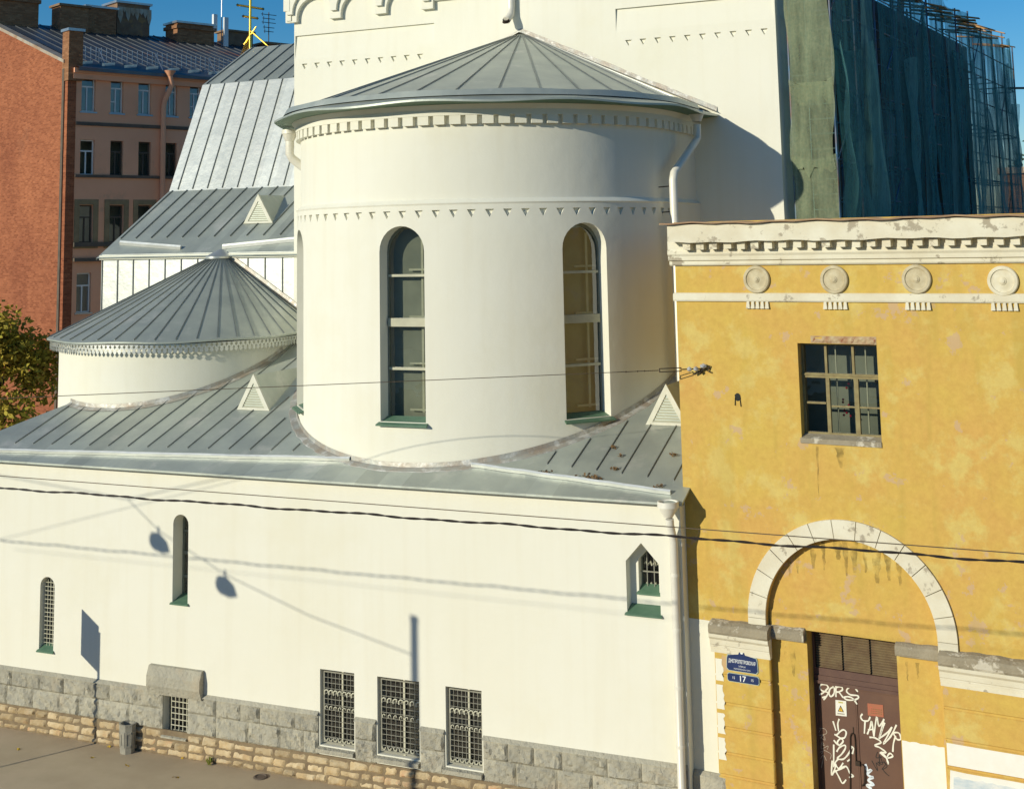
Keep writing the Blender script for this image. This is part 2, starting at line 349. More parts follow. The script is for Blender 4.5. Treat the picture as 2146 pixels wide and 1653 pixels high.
# granite plinth: two courses of rock-faced blocks under a bevelled top, broken by the windows
R = random.Random(3); sd = 0
cuts = [(hw[0], hw[1], .42, 2)]+[(b[0]-.03, b[1]+.03, b[2]-.16, 3) for b in bw]
def runs(z0, z1):
    xs = [XL]
    for a, b, c0, c1 in cuts:
        if c0 < z1 and c1 > z0: xs += [a, b]
    xs.append(XR); return list(zip(xs[::2], xs[1::2]))
def course(mb, a, b, z0, z1, lo, hi):
    global sd
    u = a
    while u < b-.02:
        wd = R.uniform(lo, hi)
        if b-u-wd < .4: wd = b-u
        if wd > 1.25: wd /= 2
        sd += 1; rough(mb, u+.003, u+wd-.003, z0+.002, z1-.002, .075, fW, sd, .034, .014, .05); u += wd
for a, b in runs(.6, 1.4):
    mb = MB(); course(mb, a, b, .58, 1.06, .62, 1.05); course(mb, a, b, 1.06, 1.46, .55, 1.05)
    mb.hull([(a, -.10, 1.46), (b, -.10, 1.46), (b, 0, 1.46), (a, 0, 1.46)], [(a, -.085, 1.475), (b, -.085, 1.475), (b, 0, 1.535), (a, 0, 1.535)])
    mb.build('plinth', GRANITE, church, True, 28)
mb = MB(); a, b = -22.73, -21.12       # heavy stone hood over the little window
pf = [(0, 2.09), (-.10, 2.08), (-.19, 1.86), (-.19, 1.64), (-.11, 1.42), (0, 1.41)]
mb.prism(pf, lambda d, z: (a, d, z), lambda d, z: (b, d, z)); mb.build('window_hood', GRANITE, church)
# limestone footing
mb = MB(); R = random.Random(11)
for z0, z1 in ((.0, .17), (.17, .37), (.37, .58)):
    for a, b in runs(z0, z1) if z1 > .5 else [(XL, XR)]:
        u = a
        while u < b-.02:
            wd = min(R.uniform(.26, .62), b-u)
            if b-u-wd < .15: wd = b-u
            sd += 1; e = R.uniform(.0, .03); rough(mb, u+.008, u+wd-.008, z0+.006+e*.5, z1-.006-e*.4, R.uniform(.06, .10), fW, sd, .022, .028, .045, .03); u += wd
mb.build('footing', RUBBLE, church, True, 45)
mb = MB(); mb.box((XL, -.045, 0), (XR, -.01, .60)); mb.build('footing_mortar', MORTAR, church)

# ---- aisle roof with seams, gutter strips and flashing
XC, YC, RL, RU, YT = -15.9, 5.81, 5.33, 5.23, 8.2
EX0, EX1, EY = XL-.25, XR+.13, -.27
mb = MB(); HX = -24.75
ez = roofz(EY)
P = [(EX0, EY), (EX1, EY), (EX1, YT), (HX, YT)]
mb.quad(*[(x, y, roofz(y)) for x, y in P])
mb.quad((EX0, EY, ez), (HX, YT, roofz(YT)), (EX0, YT+4, ez))
mb.strip([(EX0, YT, ez), (EX0, EY, ez), (EX1, EY, ez), (EX1, YT, roofz(YT))], [(EX0, YT, ez-.05), (EX0, EY, ez-.05), (EX1, EY, ez-.05), (EX1, YT, roofz(YT)-.05)])
mb.quad((EX0, EY, ez-.05), (EX1, EY, ez-.05), (EX1, 0, ez-.04), (EX0, 0, ez-.04))
ar = mb.build('aisle_roof', ZINCP, church)
def in_big(x, y, r=RL): return abs(x-XC) < r and (y > YC or (x-XC)**2+(y-YC)**2 < r*r)
SX, SY, SR = -26.75, 6.2, 3.62
def in_small(x, y): return abs(x-SX) < SR and (y > SY or (x-SX)**2+(y-SY)**2 < SR*SR)
mb = MB(); x = -27.95
while x < EX1-.05:
    c = (x-XC)/(13.958-XC*0) if False else 0
    gl = .56+.42*min(1, max(0, (x+28)/10.5)) if x < XC else max(.2, .56+.42*min(1, max(0, (-9.2-x)/3.4)))
    y0 = gl; yy = y0; ys = []
    ymax = YT if x > HX else (x-EX0)*(YT-EY)/(HX-EX0)+EY
    while yy < ymax:
        if in_big(x, yy, RL+.28) or in_small(x, yy): break
        ys.append(yy); yy += .05
    if len(ys) > 4:
        y1 = ys[-1]; w = .009
        mb.hull([(x-w, y0, roofz(y0)-.01), (x+w, y0, roofz(y0)-.01), (x+w, y1, roofz(y1)-.01), (x-w, y1, roofz(y1)-.01)],
                [(x-w*.6, y0, roofz(y0)+.03), (x+w*.6, y0, roofz(y0)+.03), (x+w*.6, y1, roofz(y1)+.035), (x-w*.6, y1, roofz(y1)+.035)])
    x += .626
mb.build('seams', SEAM, ar)
def gstrip(parent, pts, h=.105, lean=.03, fz=roofz):
    """folded gutter strip standing on the roof slope"""
    mb = MB(); A, B, C, D, E2 = [], [], [], [], []
    for x, y in pts:
        z = fz(y); A.append((x, y-.015, z+.002)); B.append((x, y-.015-lean*.3, z+h*.62)); C.append((x, y+.0, z+h)); D.append((x, y+.035, z+h-.005)); E2.append((x, y+.04, z+.0))
    mb.strip(A, B); mb.strip(B, C); mb.strip(C, D); mb.strip(D, E2)
    mb.quad(A[0], B[0], C[0], D[0], E2[0]); mb.quad(A[-1], B[-1], C[-1], D[-1], E2[-1]); return mb.build('gutter', ZINCB, parent)
RJ = random.Random(5)
def lerp_pts(a, b, n=14): return [(a[0]+(b[0]-a[0])*i/n, a[1]+(b[1]-a[1])*i/n+RJ.uniform(-.012, .012)) for i in range(n+1)]
gstrip(ar, lerp_pts((EX0+.1, .0), (-17.35, .62), 22)); gstrip(ar, lerp_pts((-14.1, .68), (-9.08, .03), 14))
# U-shaped drum path: u = arc length from the front centre (positive to the right)
def mkpath(xc, yc, R0, yt):
    def fn(u, v, d):
        q = R0*pi/2
        if abs(u) <= q:
            a = u/R0; return Vector((xc+(R0-d)*sin(a), yc-(R0-d)*cos(a), v))
        s = 1 if u > 0 else -1; return Vector((xc+s*(R0-d), yc+abs(u)-q, v))
    return fn, R0*pi/2+yt-yc
mb = MB(); A, B, C, D = [], [], [], []
for i in range(73):
    a = rad(-92+184*i/72); s, c = sin(a), cos(a); k = RJ.uniform(-.02, .02)
    q = lambda r, dz: Vector((XC+r*s, YC-r*c, roofz(YC-r*c)+dz))
    A.append(q(RL+.012, .12)); B.append(q(RL+.022, .02)); C.append(q(RL+.19+k, .012)); D.append(q(RL+.20+k, .0))
mb.strip(A, B); mb.strip(B, C); mb.strip(C, D); mb.build('flashing', FLASH, ar, True)
mb = MB(); A, B, C = [], [], []
for i in range(61):
    a = rad(-92+184*i/60); s, c = sin(a), cos(a)
    q = lambda r, dz: Vector((SX+r*s, SY-r*c, roofz(SY-r*c)+dz))
    if SX+(SR+.2)*s < EX0+(SY-(SR+.2)*c-EY)*(HX-EX0)/(YT-EY): continue
    A.append(q(SR+.012, .13)); B.append(q(SR+.022, .03)); C.append(q(SR+.17+RJ.uniform(-.02, .02), .012))
mb.strip(A, B); mb.strip(B, C); mb.build('flashing', FLASH, ar, True)

# louvred roof vents
def vent(parent, x, y, fz, w=1.0, h=.92, run=2.2, slope=T20):
    z = fz(y)-.02; hw_ = w/2; Pf = [Vector((x-hw_, y, z)), Vector((x+hw_, y, z)), Vector((x, y, z+h))]
    yr = y+h/slope
    mb = MB(); R_ = Vector((x, yr, fz(yr)))
    e = .05; F = [p+Vector((0, -e, 0)) for p in Pf]
    mb.quad(F[0], F[2], R_, Pf[0]); mb.quad(F[1], Pf[1], R_, F[2]); mb.quad(F[0], F[1], F[2])
    v = mb.build('roof_vent', ZINC, parent)
    mb = MB(); P2 = [(-hw_-.03, 0), (hw_+.03, 0), (0, h+.04)]; Q2 = [(-hw_+.14, .07), (hw_-.14, .07), (0, h-.2)]
    f = lambda u, v_, d: Vector((x+u, y-.06+d, z+v_))
    ring(mb, P2, Q2, f, -.02, .05); mb.build('frame', VFR, v)
    mb = MB(); mb.quad(*[f(u, v_, .045) for u, v_ in Q2]); mb.build('louvre_gap', DARK, v)
    mb = MB(); n = 9
    for i in range(n):
        v0 = .08+(h-.34)*i/n; hw2 = (hw_-.14)*(1-(v0-.07)/(h-.27)); 
        mb.hull([f(-hw2, v0, -.012), f(hw2, v0, -.012), f(hw2, v0, .03), f(-hw2, v0, .03)], [f(-hw2, v0+.012, -.012), f(hw2, v0+.012, -.012), f(hw2*.9, v0+.04, .03), f(-hw2*.9, v0+.04, .03)])
    mb.build('louvre', LOUV, v); return v
vent(ar, -21.70, 2.88, roofz); vent(ar, -10.02, 2.93, roofz)

# ---- main apse drum
fL, uL = mkpath(XC, YC, RL, YT); fU, uU = mkpath(XC, YC, RU, YT)
def phi(deg, R0=RL): return rad(deg)*R0
mb = MB(); holes = []; wcs = [phi(-48.7), phi(1.0), phi(50.4)]
for c in wcs: holes.append((arch(c-.61, c+.61, 8.12, 12.74, 14), .42, False))
step = rad(4.67)*RL; k = -18
while k < 19:
    u = phi(1.5)+k*step
    if abs(u) < uL-.2: holes.append(([(u-.105, 13.10), (u, 12.91), (u+.105, 13.10)], .075, True))
    k += 1
panel(mb, rect(-uL, uL, 6.6, 13.22), holes, fL, rad(3)*RL)
us = [-uL+2*uL*i/96 for i in range(97)]; usU = [-uU+2*uU*i/96 for i in range(97)]
mb.strip([fL(u, 13.22, 0) for u in us], [fL(u, 13.26, -.02) for u in us]); mb.strip([fL(u, 13.26, -.02) for u in us], [fU(u, 13.36, 0) for u in usU])
mb.build('apse_wall', WHITE, church, True, 30)
mb = MB()
mb.strip([fU(u, 13.36, 0) for u in usU], [fU(u, 15.36, 0) for u in usU])
mb.strip([fU(u, 15.36, 0) for u in usU], [fU(u, 15.365, -.14) for u in usU]); mb.strip([fU(u, 15.365, -.14) for u in usU], [fU(u, 15.5, -.14) for u in usU])
mb.strip([fU(u, 15.5, -.14) for u in usU], [fU(u, 15.62, -.24) for u in usU])
au = mb.build('apse_upper_wall', WHITE, church, True, 30)
mb = MB(); sp = rad(4.28)*RU; k = -30
while k < 31:
    u = rad(-9.4)*RU+k*sp
    if abs(u) < uU-.1:
        P = [fU(u-.135, 15.15, 0), fU(u+.135, 15.15, 0), fU(u+.135, 15.15, -.13), fU(u-.135, 15.15, -.13)]
        mb = MB(); mb.hull(P, [p+Vector((0, 0, .214)) for p in P]); mb.build('dentil', WHITE, au)
    k += 1
def drumwin(c):
    a = c/RL; O = Vector((XC+RL*sin(a), YC-RL*cos(a), 0)); Tn = Vector((cos(a), sin(a), 0)); Nn = Vector((-sin(a), cos(a), 0))
    fn = lambda u, v, d: O + Tn*u + Nn*d + Vector((0, 0, v))
    P = arch(-.62, .62, 8.12, 12.75, 14)
    w = win(church, P, .36, fn, GRN, fw=.085, th=.07)
    mb = MB()
    for z, h, o in ((10.43, .20, .05), (9.33, .06, .02), (11.55, .06, .02)): mb = MB(); fbox(mb, -.535, .535, z-h/2, z+h/2, .36-o, .43, fn); mb.build('glazing_bar', BARS, w)
    mb = MB()
    for z, h in ((8.33, .05), (9.42, .05), (10.36, .22), (11.66, .05)): fbox(mb, -.05, .62, z, z+h, .50, .54, fn)
    fbox(mb, .28, .34, 8.3, 12.5, .51, .54, fn); mb.build('inner_frame', PALE, w)
    mb = MB(); mb.quad(fn(-1.2, 7.9, .62), fn(1.2, 7.9, .62), fn(1.2, 13, .62), fn(-1.2, 13, .62)); mb.quad(fn(-1.2, 8.0, .42), fn(1.2, 8.0, .42), fn(1.2, 8.0, .62), fn(-1.2, 8.0, .62))
    mb.build('room_backing', DIM, w)
    mb = MB(); Q = [fn(-.60, 8.22, .36), fn(.60, 8.22, .36), fn(.68, 8.06, -.09), fn(-.68, 8.06, -.09)]
    mb.hull([p-Vector((0, 0, .035)) for p in Q], Q); mb.build('sill', GREEN, w)
for c in wcs: drumwin(c)

# apse roof: half cone against the tower
RE = 5.95; APX = Vector((XC, YT, 18.50)); ZE = 15.64
fE, uE = mkpath(XC, YC, RE, YT); NS = 96
uEs = [-uE+2*uE*i/NS for i in range(NS+1)]
def conept(u, t, dz=0):              # t=0 at the apex
    b = fE(u, 15.86, .32); return APX + (b-APX)*t + Vector((0, 0, dz))
mb = MB(); mb.strip([conept(u, .02) for u in uEs], [conept(u, 1) for u in uEs])
lo = [fE(u, ZE+.05+.03*sin(u*1.7), 0) for u in uEs]; mb.strip([conept(u, 1, -.05) for u in uEs], lo); mb.strip(lo, [p-Vector((0, 0, .05)) for p in lo])
ro = mb.build('apse_roof', ZINC, church, True, 30)
mb = MB(); inn = [fU(u*uU/uE, 15.62, -.2) for u in uEs]; mb.strip([p-Vector((0, 0, .045)) for p in lo], inn); mb.build('eave_soffit', GREEN, ro, True)
mb = MB(); A, B, C = [], [], []
for u in uEs:
    if abs(u) < uE-.75: A.append(conept(u, .985, -.0)); B.append(conept(u, 1.0, .10+.012*sin(u*2.3))); C.append(conept(u, 1.012, -.02))
mb.strip(A, B); mb.strip(B, C); mb.build('gutter', ZINC, ro, True, 30)
def seam_line(mb, a, b, side, h=.045, w=.014):
    up = Vector((0, 0, 1)); mb.hull([a-side*w, a+side*w, b+side*w, b-side*w], [a-side*w*.6+up*h*.8, a+side*w*.6+up*h*.8, b+side*w*.6+up*h, b-side*w*.6+up*h])
mb = MB()
for k in range(-11, 12):
    d = 5.4+10.9*k; u = rad(d)*RE if abs(d) <= 90 else (1 if d > 0 else -1)*(RE*pi/2+(abs(d)-90)/10.9*1.0)
    if abs(u) > uE-.2: continue
    a, b = conept(u, .05), conept(u, .975); sd_ = (b-a).cross(Vector((0, 0, 1))).normalized(); seam_line(mb, a, b, sd_, .036, .009)
mb.build('seams', SEAM, ro)
mb = MB()                           # flashing where the cone meets the tower
for s in (-1, 1):
    e = fE(s*uE, 15.86, .2); n = 18; A, B, C = [], [], []
    for i in range(n+1):
        p = APX + (e-APX)*(i/n*1.03); j = RJ.uniform(-.02, .02)
        A.append(Vector((p.x, YT-.02, p.z+.15+j))); B.append(Vector((p.x, YT-.05, p.z+.03))); C.append(Vector((p.x, YT-.22+j, p.z-.02+.03)))
    mb.strip(A, B); mb.strip(B, C)
mb.build('flashing', FLASH, ro, True)

# ---- tower
TX0, TX1, TZ, TYB = -23.97, -8.23, 24.5, 12.8
def fT(u, v, d): return Vector((u, YT+d, v))
mb = MB(); holes = []
for k in range(10): holes.append(([(-23.68+k*.469, 18.14), (-23.575+k*.469, 17.95), (-23.47+k*.469, 18.14)], .075, True))
for k in range(10): holes.append(([(-12.63+k*.4415, 18.03), (-12.53+k*.4415, 17.85), (-12.43+k*.4415, 18.03)], .075, True))
rl, rr = rect(-23.93, -18.85, 18.30, 19.07), rect(-12.90, -8.27, 18.28, 18.97)
panel(mb, rect(TX0, TX1, 5, TZ), holes+[(rl, 0, False), (rr, 0, False)], fT)
for r in (rl, rr):                   # shallow sunk panels that fade out downwards
    (a, z0), (b, _), (_, z1), _ = r; dp = .07
    mb.quad(fT(a, z0, 0), fT(b, z0, 0), fT(b, z1, dp), fT(a, z1, dp)); mb.quad(fT(a, z1, dp), fT(b, z1, dp), fT(b, z1, 0), fT(a, z1, 0))
    mb.quad(fT(a, z0, 0), fT(a, z1, dp), fT(a, z1, 0)); mb.quad(fT(b, z0, 0), fT(b, z1, 0), fT(b, z1, dp))
mb.quad((TX1, YT, 5), (TX1, 10.1, 5), (TX1, 10.1, TZ), (TX1, YT, TZ)); mb.quad((TX1, 10.1, 5), (-10.6, 10.1, 5), (-10.6, 10.1, TZ), (TX1, 10.1, TZ)); mb.quad((-10.6, 10.1, 5), (-10.6, TYB, 5), (-10.6, TYB, TZ), (-10.6, 10.1, TZ)); mb.quad((TX0, YT, 5), (TX0, YT, TZ), (TX0, TYB, TZ), (TX0, TYB, 5)); mb.quad((TX0, TYB, 5), (TX0, TYB, TZ), (-10.6, TYB, TZ), (-10.6, TYB, 5))
tw = mb.build('tower_wall', WHITE, church)
mb = MB(); c = Vector(((TX0+TX1)/2, (YT+TYB)/2, TZ+2.5)); q = [(TX0-.5, YT-.5, TZ), (TX1+.5, YT-.5, TZ), (TX1+.5, TYB+.5, TZ), (TX0-.5, TYB+.5, TZ)]
for i in range(4): mb.quad(q[i], q[(i+1) % 4], c)
mb.quad(*q); mb.build('tower_roof', ZINC, church)
# blind arcade: corbelled arches in two orders
def scallop(z_sp, r_k, proud, xs, z_top, zb, wc, nm):
    mb = MB()
    for i in range(len(xs)):
        a = xs[i]; w_ = wc if i else wc
        if i < len(xs)-1:
            b = xs[i+1]; c0, c1 = a+wc/2, b-wc/2; r = (c1-c0)/2; cx_ = (c0+c1)/2; n = 14
            P = [(cx_-(r)*cos(pi*j/n), z_sp+r*sin(pi*j/n)) for j in range(n+1)]
            for j in range(n):
                (u0, v0), (u1, v1) = P[j], P[j+1]
                mb.quad(fT(u0, v0, -proud), fT(u1, v1, -proud), fT(u1, z_top, -proud), fT(u0, z_top, -proud)); mb.quad(fT(u0, v0, -proud), fT(u0, v0, 0), fT(u1, v1, 0), fT(u1, v1, -proud))
        mb.box((a-wc/2, YT-proud, zb), (a+wc/2, YT+.005, z_sp)); mb.box((a-wc/2, YT-proud, z_sp), (a+wc/2, YT+.005, z_top))
    return mb.build(nm, WHITE, tw)
xs = [-23.99+1.66*i for i in range(4)]
scallop(19.62, 0, .16, xs, 22, 19.50, .42, 'blind_arcade'); scallop(19.78, 0, .27, xs, 22, 19.74, .74-.52, 'arcade_outer_order')
mb = MB(); mb.box((-24.2, YT-.285, 19.86), (-23.97, YT+1, 22)); mb.box((-24.15, YT-.2, 19.55), (-23.97, YT+.6, 19.86))
mb.box((-18.82, YT-.10, 19.75), (-12.95, YT+.002, 19.83)); mb.box((-18.82, YT-.14, 19.95), (-12.95, YT+.002, 22)); mb.build('string_course', WHITE, tw)
def pipe(parent, pts, r, m, name='downpipe', collars=()):
    mb = MB(); mb.tube(pts, r, 14); p = mb.build(name, m, parent, True, 50)
    if collars:
        mb = MB()
        for a in collars: a = Vector(a); mb = MB(); mb.tube([a, a+Vector((0, 0, .06))], r*1.1, 14); mb.build('collar', m, p, True, 50)
    return p
def funnel(parent, top, r, m, s=1.):
    mb = MB(); c = Vector(top); mb.lathe(c, [(r*1.02, -.32*s), (r*1.15, -.30*s), (.19*s, -.16*s), (.20*s, -.13*s), (.225*s, -.12*s), (.225*s, 0), (.2*s, 0), (.19*s, -.1*s), (r*.8, -.25*s)], 20); return mb.build('funnel', m, parent, True, 40)
PIPEW = mat('white_pipe_paint', (.80, .775, .68), (.76, .72, .62), 1.4, .45, .1, spec=.5)
p = pipe(church, [(-16.16, YT-.16, 24), (-16.16, YT-.16, 19.3), (-16.17, YT-.2, 19.05), (-16.2, YT-.42, 18.86)], .12, PIPEW)
mb = MB(); mb.lathe((-16.2, YT-.425, 18.855), [(.135, -.02), (.105, -.02), (.10, .06)], 14, lambda q: Matrix.Rotation(rad(48), 3, 'X') @ q); mb.lathe((-16.2, YT-.43, 18.85), [(.10, .0), (.0, .0)], 14, lambda q: Matrix.Rotation(rad(48), 3, 'X') @ q); mb.build('outlet', DARKIRON, p)
# right apse downpipe
q = onY(1441, 210, 6.6); z0 = q.z; 
A = Vector((XC+RE*.965, 6.75, 15.60)); fn_ = funnel
p = pipe(church, [A-Vector((0, 0, .25)), A-Vector((0, 0, .62)), A+Vector((-.03, -.15, -.75)), A+Vector((-.15, -1.72, -1.62)), A+Vector((-.16, -1.79, -1.8)), A+Vector((-.16, -1.79, -8.0))], .105, PIPEW)
funnel(p, A+Vector((0, 0, .12)), .105, PIPEW, .95)
mb = MB()
for dz in (-1.95, -2.6): mb.tube([A+Vector((-.16, -1.79, dz)), A+Vector((-.55, -1.8, dz-.02))], .014, 6)
mb.build('bracket', DARKIRON, p)
# left apse downpipe
A = Vector((-21.10, 3.64, 15.50))
p = pipe(church, [A-Vector((0, 0, .1)), A-Vector((0, 0, .62)), A+Vector((.05, .05, -.75)), A+Vector((1.0, .9, -1.75))], .12, PIPEW); funnel(p, A+Vector((0, 0, .06)), .12, PIPEW)

# ---- small apse
fS, uS = mkpath(SX, SY, SR, YT); uSs = [-uS+2*uS*i/72 for i in range(73)]
mb = MB(); mb.strip([fS(u, 6.5, 0) for u in uSs], [fS(u, 9.75, 0) for u in uSs]); mb.build('small_apse_wall', WHITE, church, True, 30)
SE = 3.98; fV, uV = mkpath(SX, SY, SE, YT); uVs = [-uV+2*uV*i/72 for i in range(73)]; SAP = Vector((SX, YT-.02, 12.18)); SZ = 9.72
def sc(u, t, dz=0):
    b = fV(u, SZ+.015*sin(u*2.1), 0); return SAP+(b-SAP)*t+Vector((0, 0, dz))
mb = MB(); mb.strip([sc(u, .09) for u in uVs], [sc(u, 1) for u in uVs]); mb.strip([sc(u, 1) for u in uVs], [sc(u, 1, -.05) for u in uVs]); mb.strip([sc(u, 1, -.05) for u in uVs], [fS(u*uS/uV, SZ-.02, 0) for u in uVs])
sr = mb.build('small_apse_roof', ZINC, church, True, 30)
mb = MB()
for k in range(-13, 14):
    d = .8+8.55*k; u = rad(d)*SE if abs(d) <= 90 else (1 if d > 0 else -1)*(SE*pi/2+(abs(d)-90)/8.55*.6)
    if abs(u) > uV-.1: continue
    a, b = sc(u, .10), sc(u, .985); seam_line(mb, a, b, (b-a).cross(Vector((0, 0, 1))).normalized(), .032, .008)
mb.build('seams', SEAM, sr)
mb = MB(); A = [sc(u, .10, .03) for u in uVs]; mb.strip(A, [p+Vector((0, 0, .07)) for p in A]); mb.strip([p+Vector((0, 0, .07)) for p in A], [sc(u, .02, .12) for u in uVs]); mb.build('apex_collar', ZINCB, sr)
mb = MB(); n = 18
for s in (-1, 1):
    e = fV(s*uV, SZ, 0); A, B, C = [], [], []
    for i in range(n+1):
        p = SAP+(e-SAP)*(.08+.92*i/n); A.append(Vector((p.x, YT-.03, p.z+.14))); B.append(Vector((p.x, YT-.06, p.z+.02))); C.append(Vector((p.x, YT-.16, p.z+.03)))
    mb.strip(A, B); mb.strip(B, C)
mb.build('flashing', FLASH, sr)
# pierced metal valance hanging under the eave
fP, uP = mkpath(SX, SY, SE-.09, YT); mb = MB(); holes = []; st = .145; nn = int(uP/st)
def dia(u, v, a, b): return [(u, v-b), (u+a, v), (u, v+b), (u-a, v)]
top = [(uP*.985, SZ-.05), (-uP*.985, SZ-.05)]; bot = []
i = -nn
while i <= nn-1:
    u = i*st; holes.append((dia(u+st/2, SZ-.14, .045, .06), 0, False)); holes.append((dia(u+st, SZ-.235, .04, .05), 0, False))
    bot += [(u+.01, SZ-.27), (u+st*.35, SZ-.335), (u+st*.65, SZ-.335), (u+st-.01, SZ-.27)]; i += 1
holes = [h for h in holes if max(abs(p[0]) for p in h[0]) < uP*.97]
bot = [b for b in bot if abs(b[0]) < uP*.98]
panel(mb, bot+top, holes, fP); mb.build('valance', ZINCB, sr)

# ---- nave with mansard metal roof
NX0, NX1 = -31.75, TX0+.3; prof = [(8.2, 12.12), (11.88, 14.41), (13.80, 18.55), (16.92, 20.40)]
mb = MB(); mb.quad((NX0, 8.22, 4), (NX1+1, 8.22, 4), (NX1+1, 8.22, 12.15), (NX0, 8.22, 12.15))
mb.quad((NX0, 8.22, 4), (NX0, 8.22, 12.15), (NX0, 26, 12.15), (NX0, 26, 4)); nw = mb.build('nave_wall', ZINCB, church)
mb = MB(); k = 0; x = NX0+.02
while x < NX1: mb.box((x-.012, 8.18, 5), (x+.012, 8.222, 12.0)); x += .665
mb.build('seams', SEAM, nw)
mb = MB(); mb.box((NX0-.04, 8.12, 11.98), (NX1, 8.20, 12.12)); mb.build('fascia', TRIMW, nw)
def npz(y):
    for (y0, z0), (y1, z1) in zip(prof, prof[1:]):
        if y <= y1: return z0+(z1-z0)*(y-y0)/(y1-y0)
mb = MB(); pr = [(8.05, 12.03)]+prof[1:]
full = pr+[(2*16.92-y, z) for y, z in pr[::-1][1:]]
ms = MB()
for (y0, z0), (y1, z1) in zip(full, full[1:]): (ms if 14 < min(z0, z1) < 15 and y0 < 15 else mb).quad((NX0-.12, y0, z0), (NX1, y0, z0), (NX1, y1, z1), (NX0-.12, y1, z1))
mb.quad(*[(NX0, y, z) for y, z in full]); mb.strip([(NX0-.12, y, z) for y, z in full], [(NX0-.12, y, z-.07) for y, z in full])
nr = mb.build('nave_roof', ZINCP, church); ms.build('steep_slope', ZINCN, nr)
mb = MB()
for j, ((y0, z0), (y1, z1)) in enumerate(zip(prof, prof[1:])):
    s0 = .24 if j == 0 else .01; dy, dz = y1-y0, z1-z0; nl = math.hypot(dy, dz); nv = Vector((0, -dz/nl, dy/nl)); x = NX0+.05+.22*(j == 1)
    while x < NX1:
        a = Vector((x, y0+dy*s0, z0+dz*s0)); b = Vector((x, y1, z1)); w = Vector((.008, 0, 0))
        mb.hull([a-w, a+w, b+w, b-w], [a-w+nv*.045, a+w+nv*.045, b+w+nv*.045, b-w+nv*.045]); x += .66
mb.build('seams', SEAM, nr)
gstrip(nr, [(NX0+.3, 8.75), (-28.6, 8.42)], .16, fz=npz); gstrip(nr, [(-26.9, 8.42), (NX1, 8.80)], .16, fz=npz)
sl0 = (14.41-12.12)/(11.88-8.2)
vent(nr, -26.42, 9.80, npz, 1.12, .95, slope=sl0)
# gilded cross beyond the ridge
cb = onY(524, 118, 17.3); cr = MB()
cr.tube([cb, cb+Vector((0, 0, 3.6))], .055, 8)
for z, w_, tl in ((1.62, .34, 0), (2.05, .62, 0), (1.95, .0, 0), (2.62, .28, 0)):
    if w_: cr.tube([cb+Vector((-w_*.6, -w_*.6, z+w_*.1)), cb+Vector((w_*.6, w_*.6, z-w_*.1))], .045, 6)
    if w_:
        for s in (-1, 1): cr.lathe(cb+Vector((s*w_*.6, s*w_*.6, z-s*w_*.1)), [(0, -.07), (.07, 0), (0, .07)], 8)
cx_ = cr.build('cross', GOLD, church, True, 50)
mb = MB(); mb.tube([cb+Vector((.02, 0, 1.05)), cb+Vector((1.15, .2, .05))], .035, 6); mb.tube([cb+Vector((.3, 0, 1.2)), cb+Vector((-.3, 0, .5))], .03, 6)
for k in range(9): t = k/8; mb.tube([cb+Vector((.0, 0, .95-.95*t)), cb+Vector((-.2-.35*t, 0, .7-.8*t)), cb+Vector((-.1-.5*t, .1, .35-.6*t))], .02, 5)
mb.build('brace', GOLD, cx_)

# ---- street corner downpipe and lightning rod
px = -8.99
p = pipe(church, [(px, -.36, 6.5), (px, -.34, 6.36), (px, -.14, 6.0), (px, -.14, .25), (px+.02, -.28, .12)], .088, PIPEW, collars=[(px, -.14, z) for z in (5.3, 4.2, 3.05, 1.9)])
funnel(p, (px-.02, -.37, 6.86), .09, PIPEW, 1.0)
mb = MB(); mb.tube([(XR+.005, -.035, 6.2), (XR+.01, -.035, .1)], .022, 8)
for z in (5.9, 4.4, 2.9, 1.9): mb.tube([(XR+.008, -.035, z), (XR+.008, -.035, z+.09)], .034, 6)
mb.build('lightning_rod', TRIMW, church)

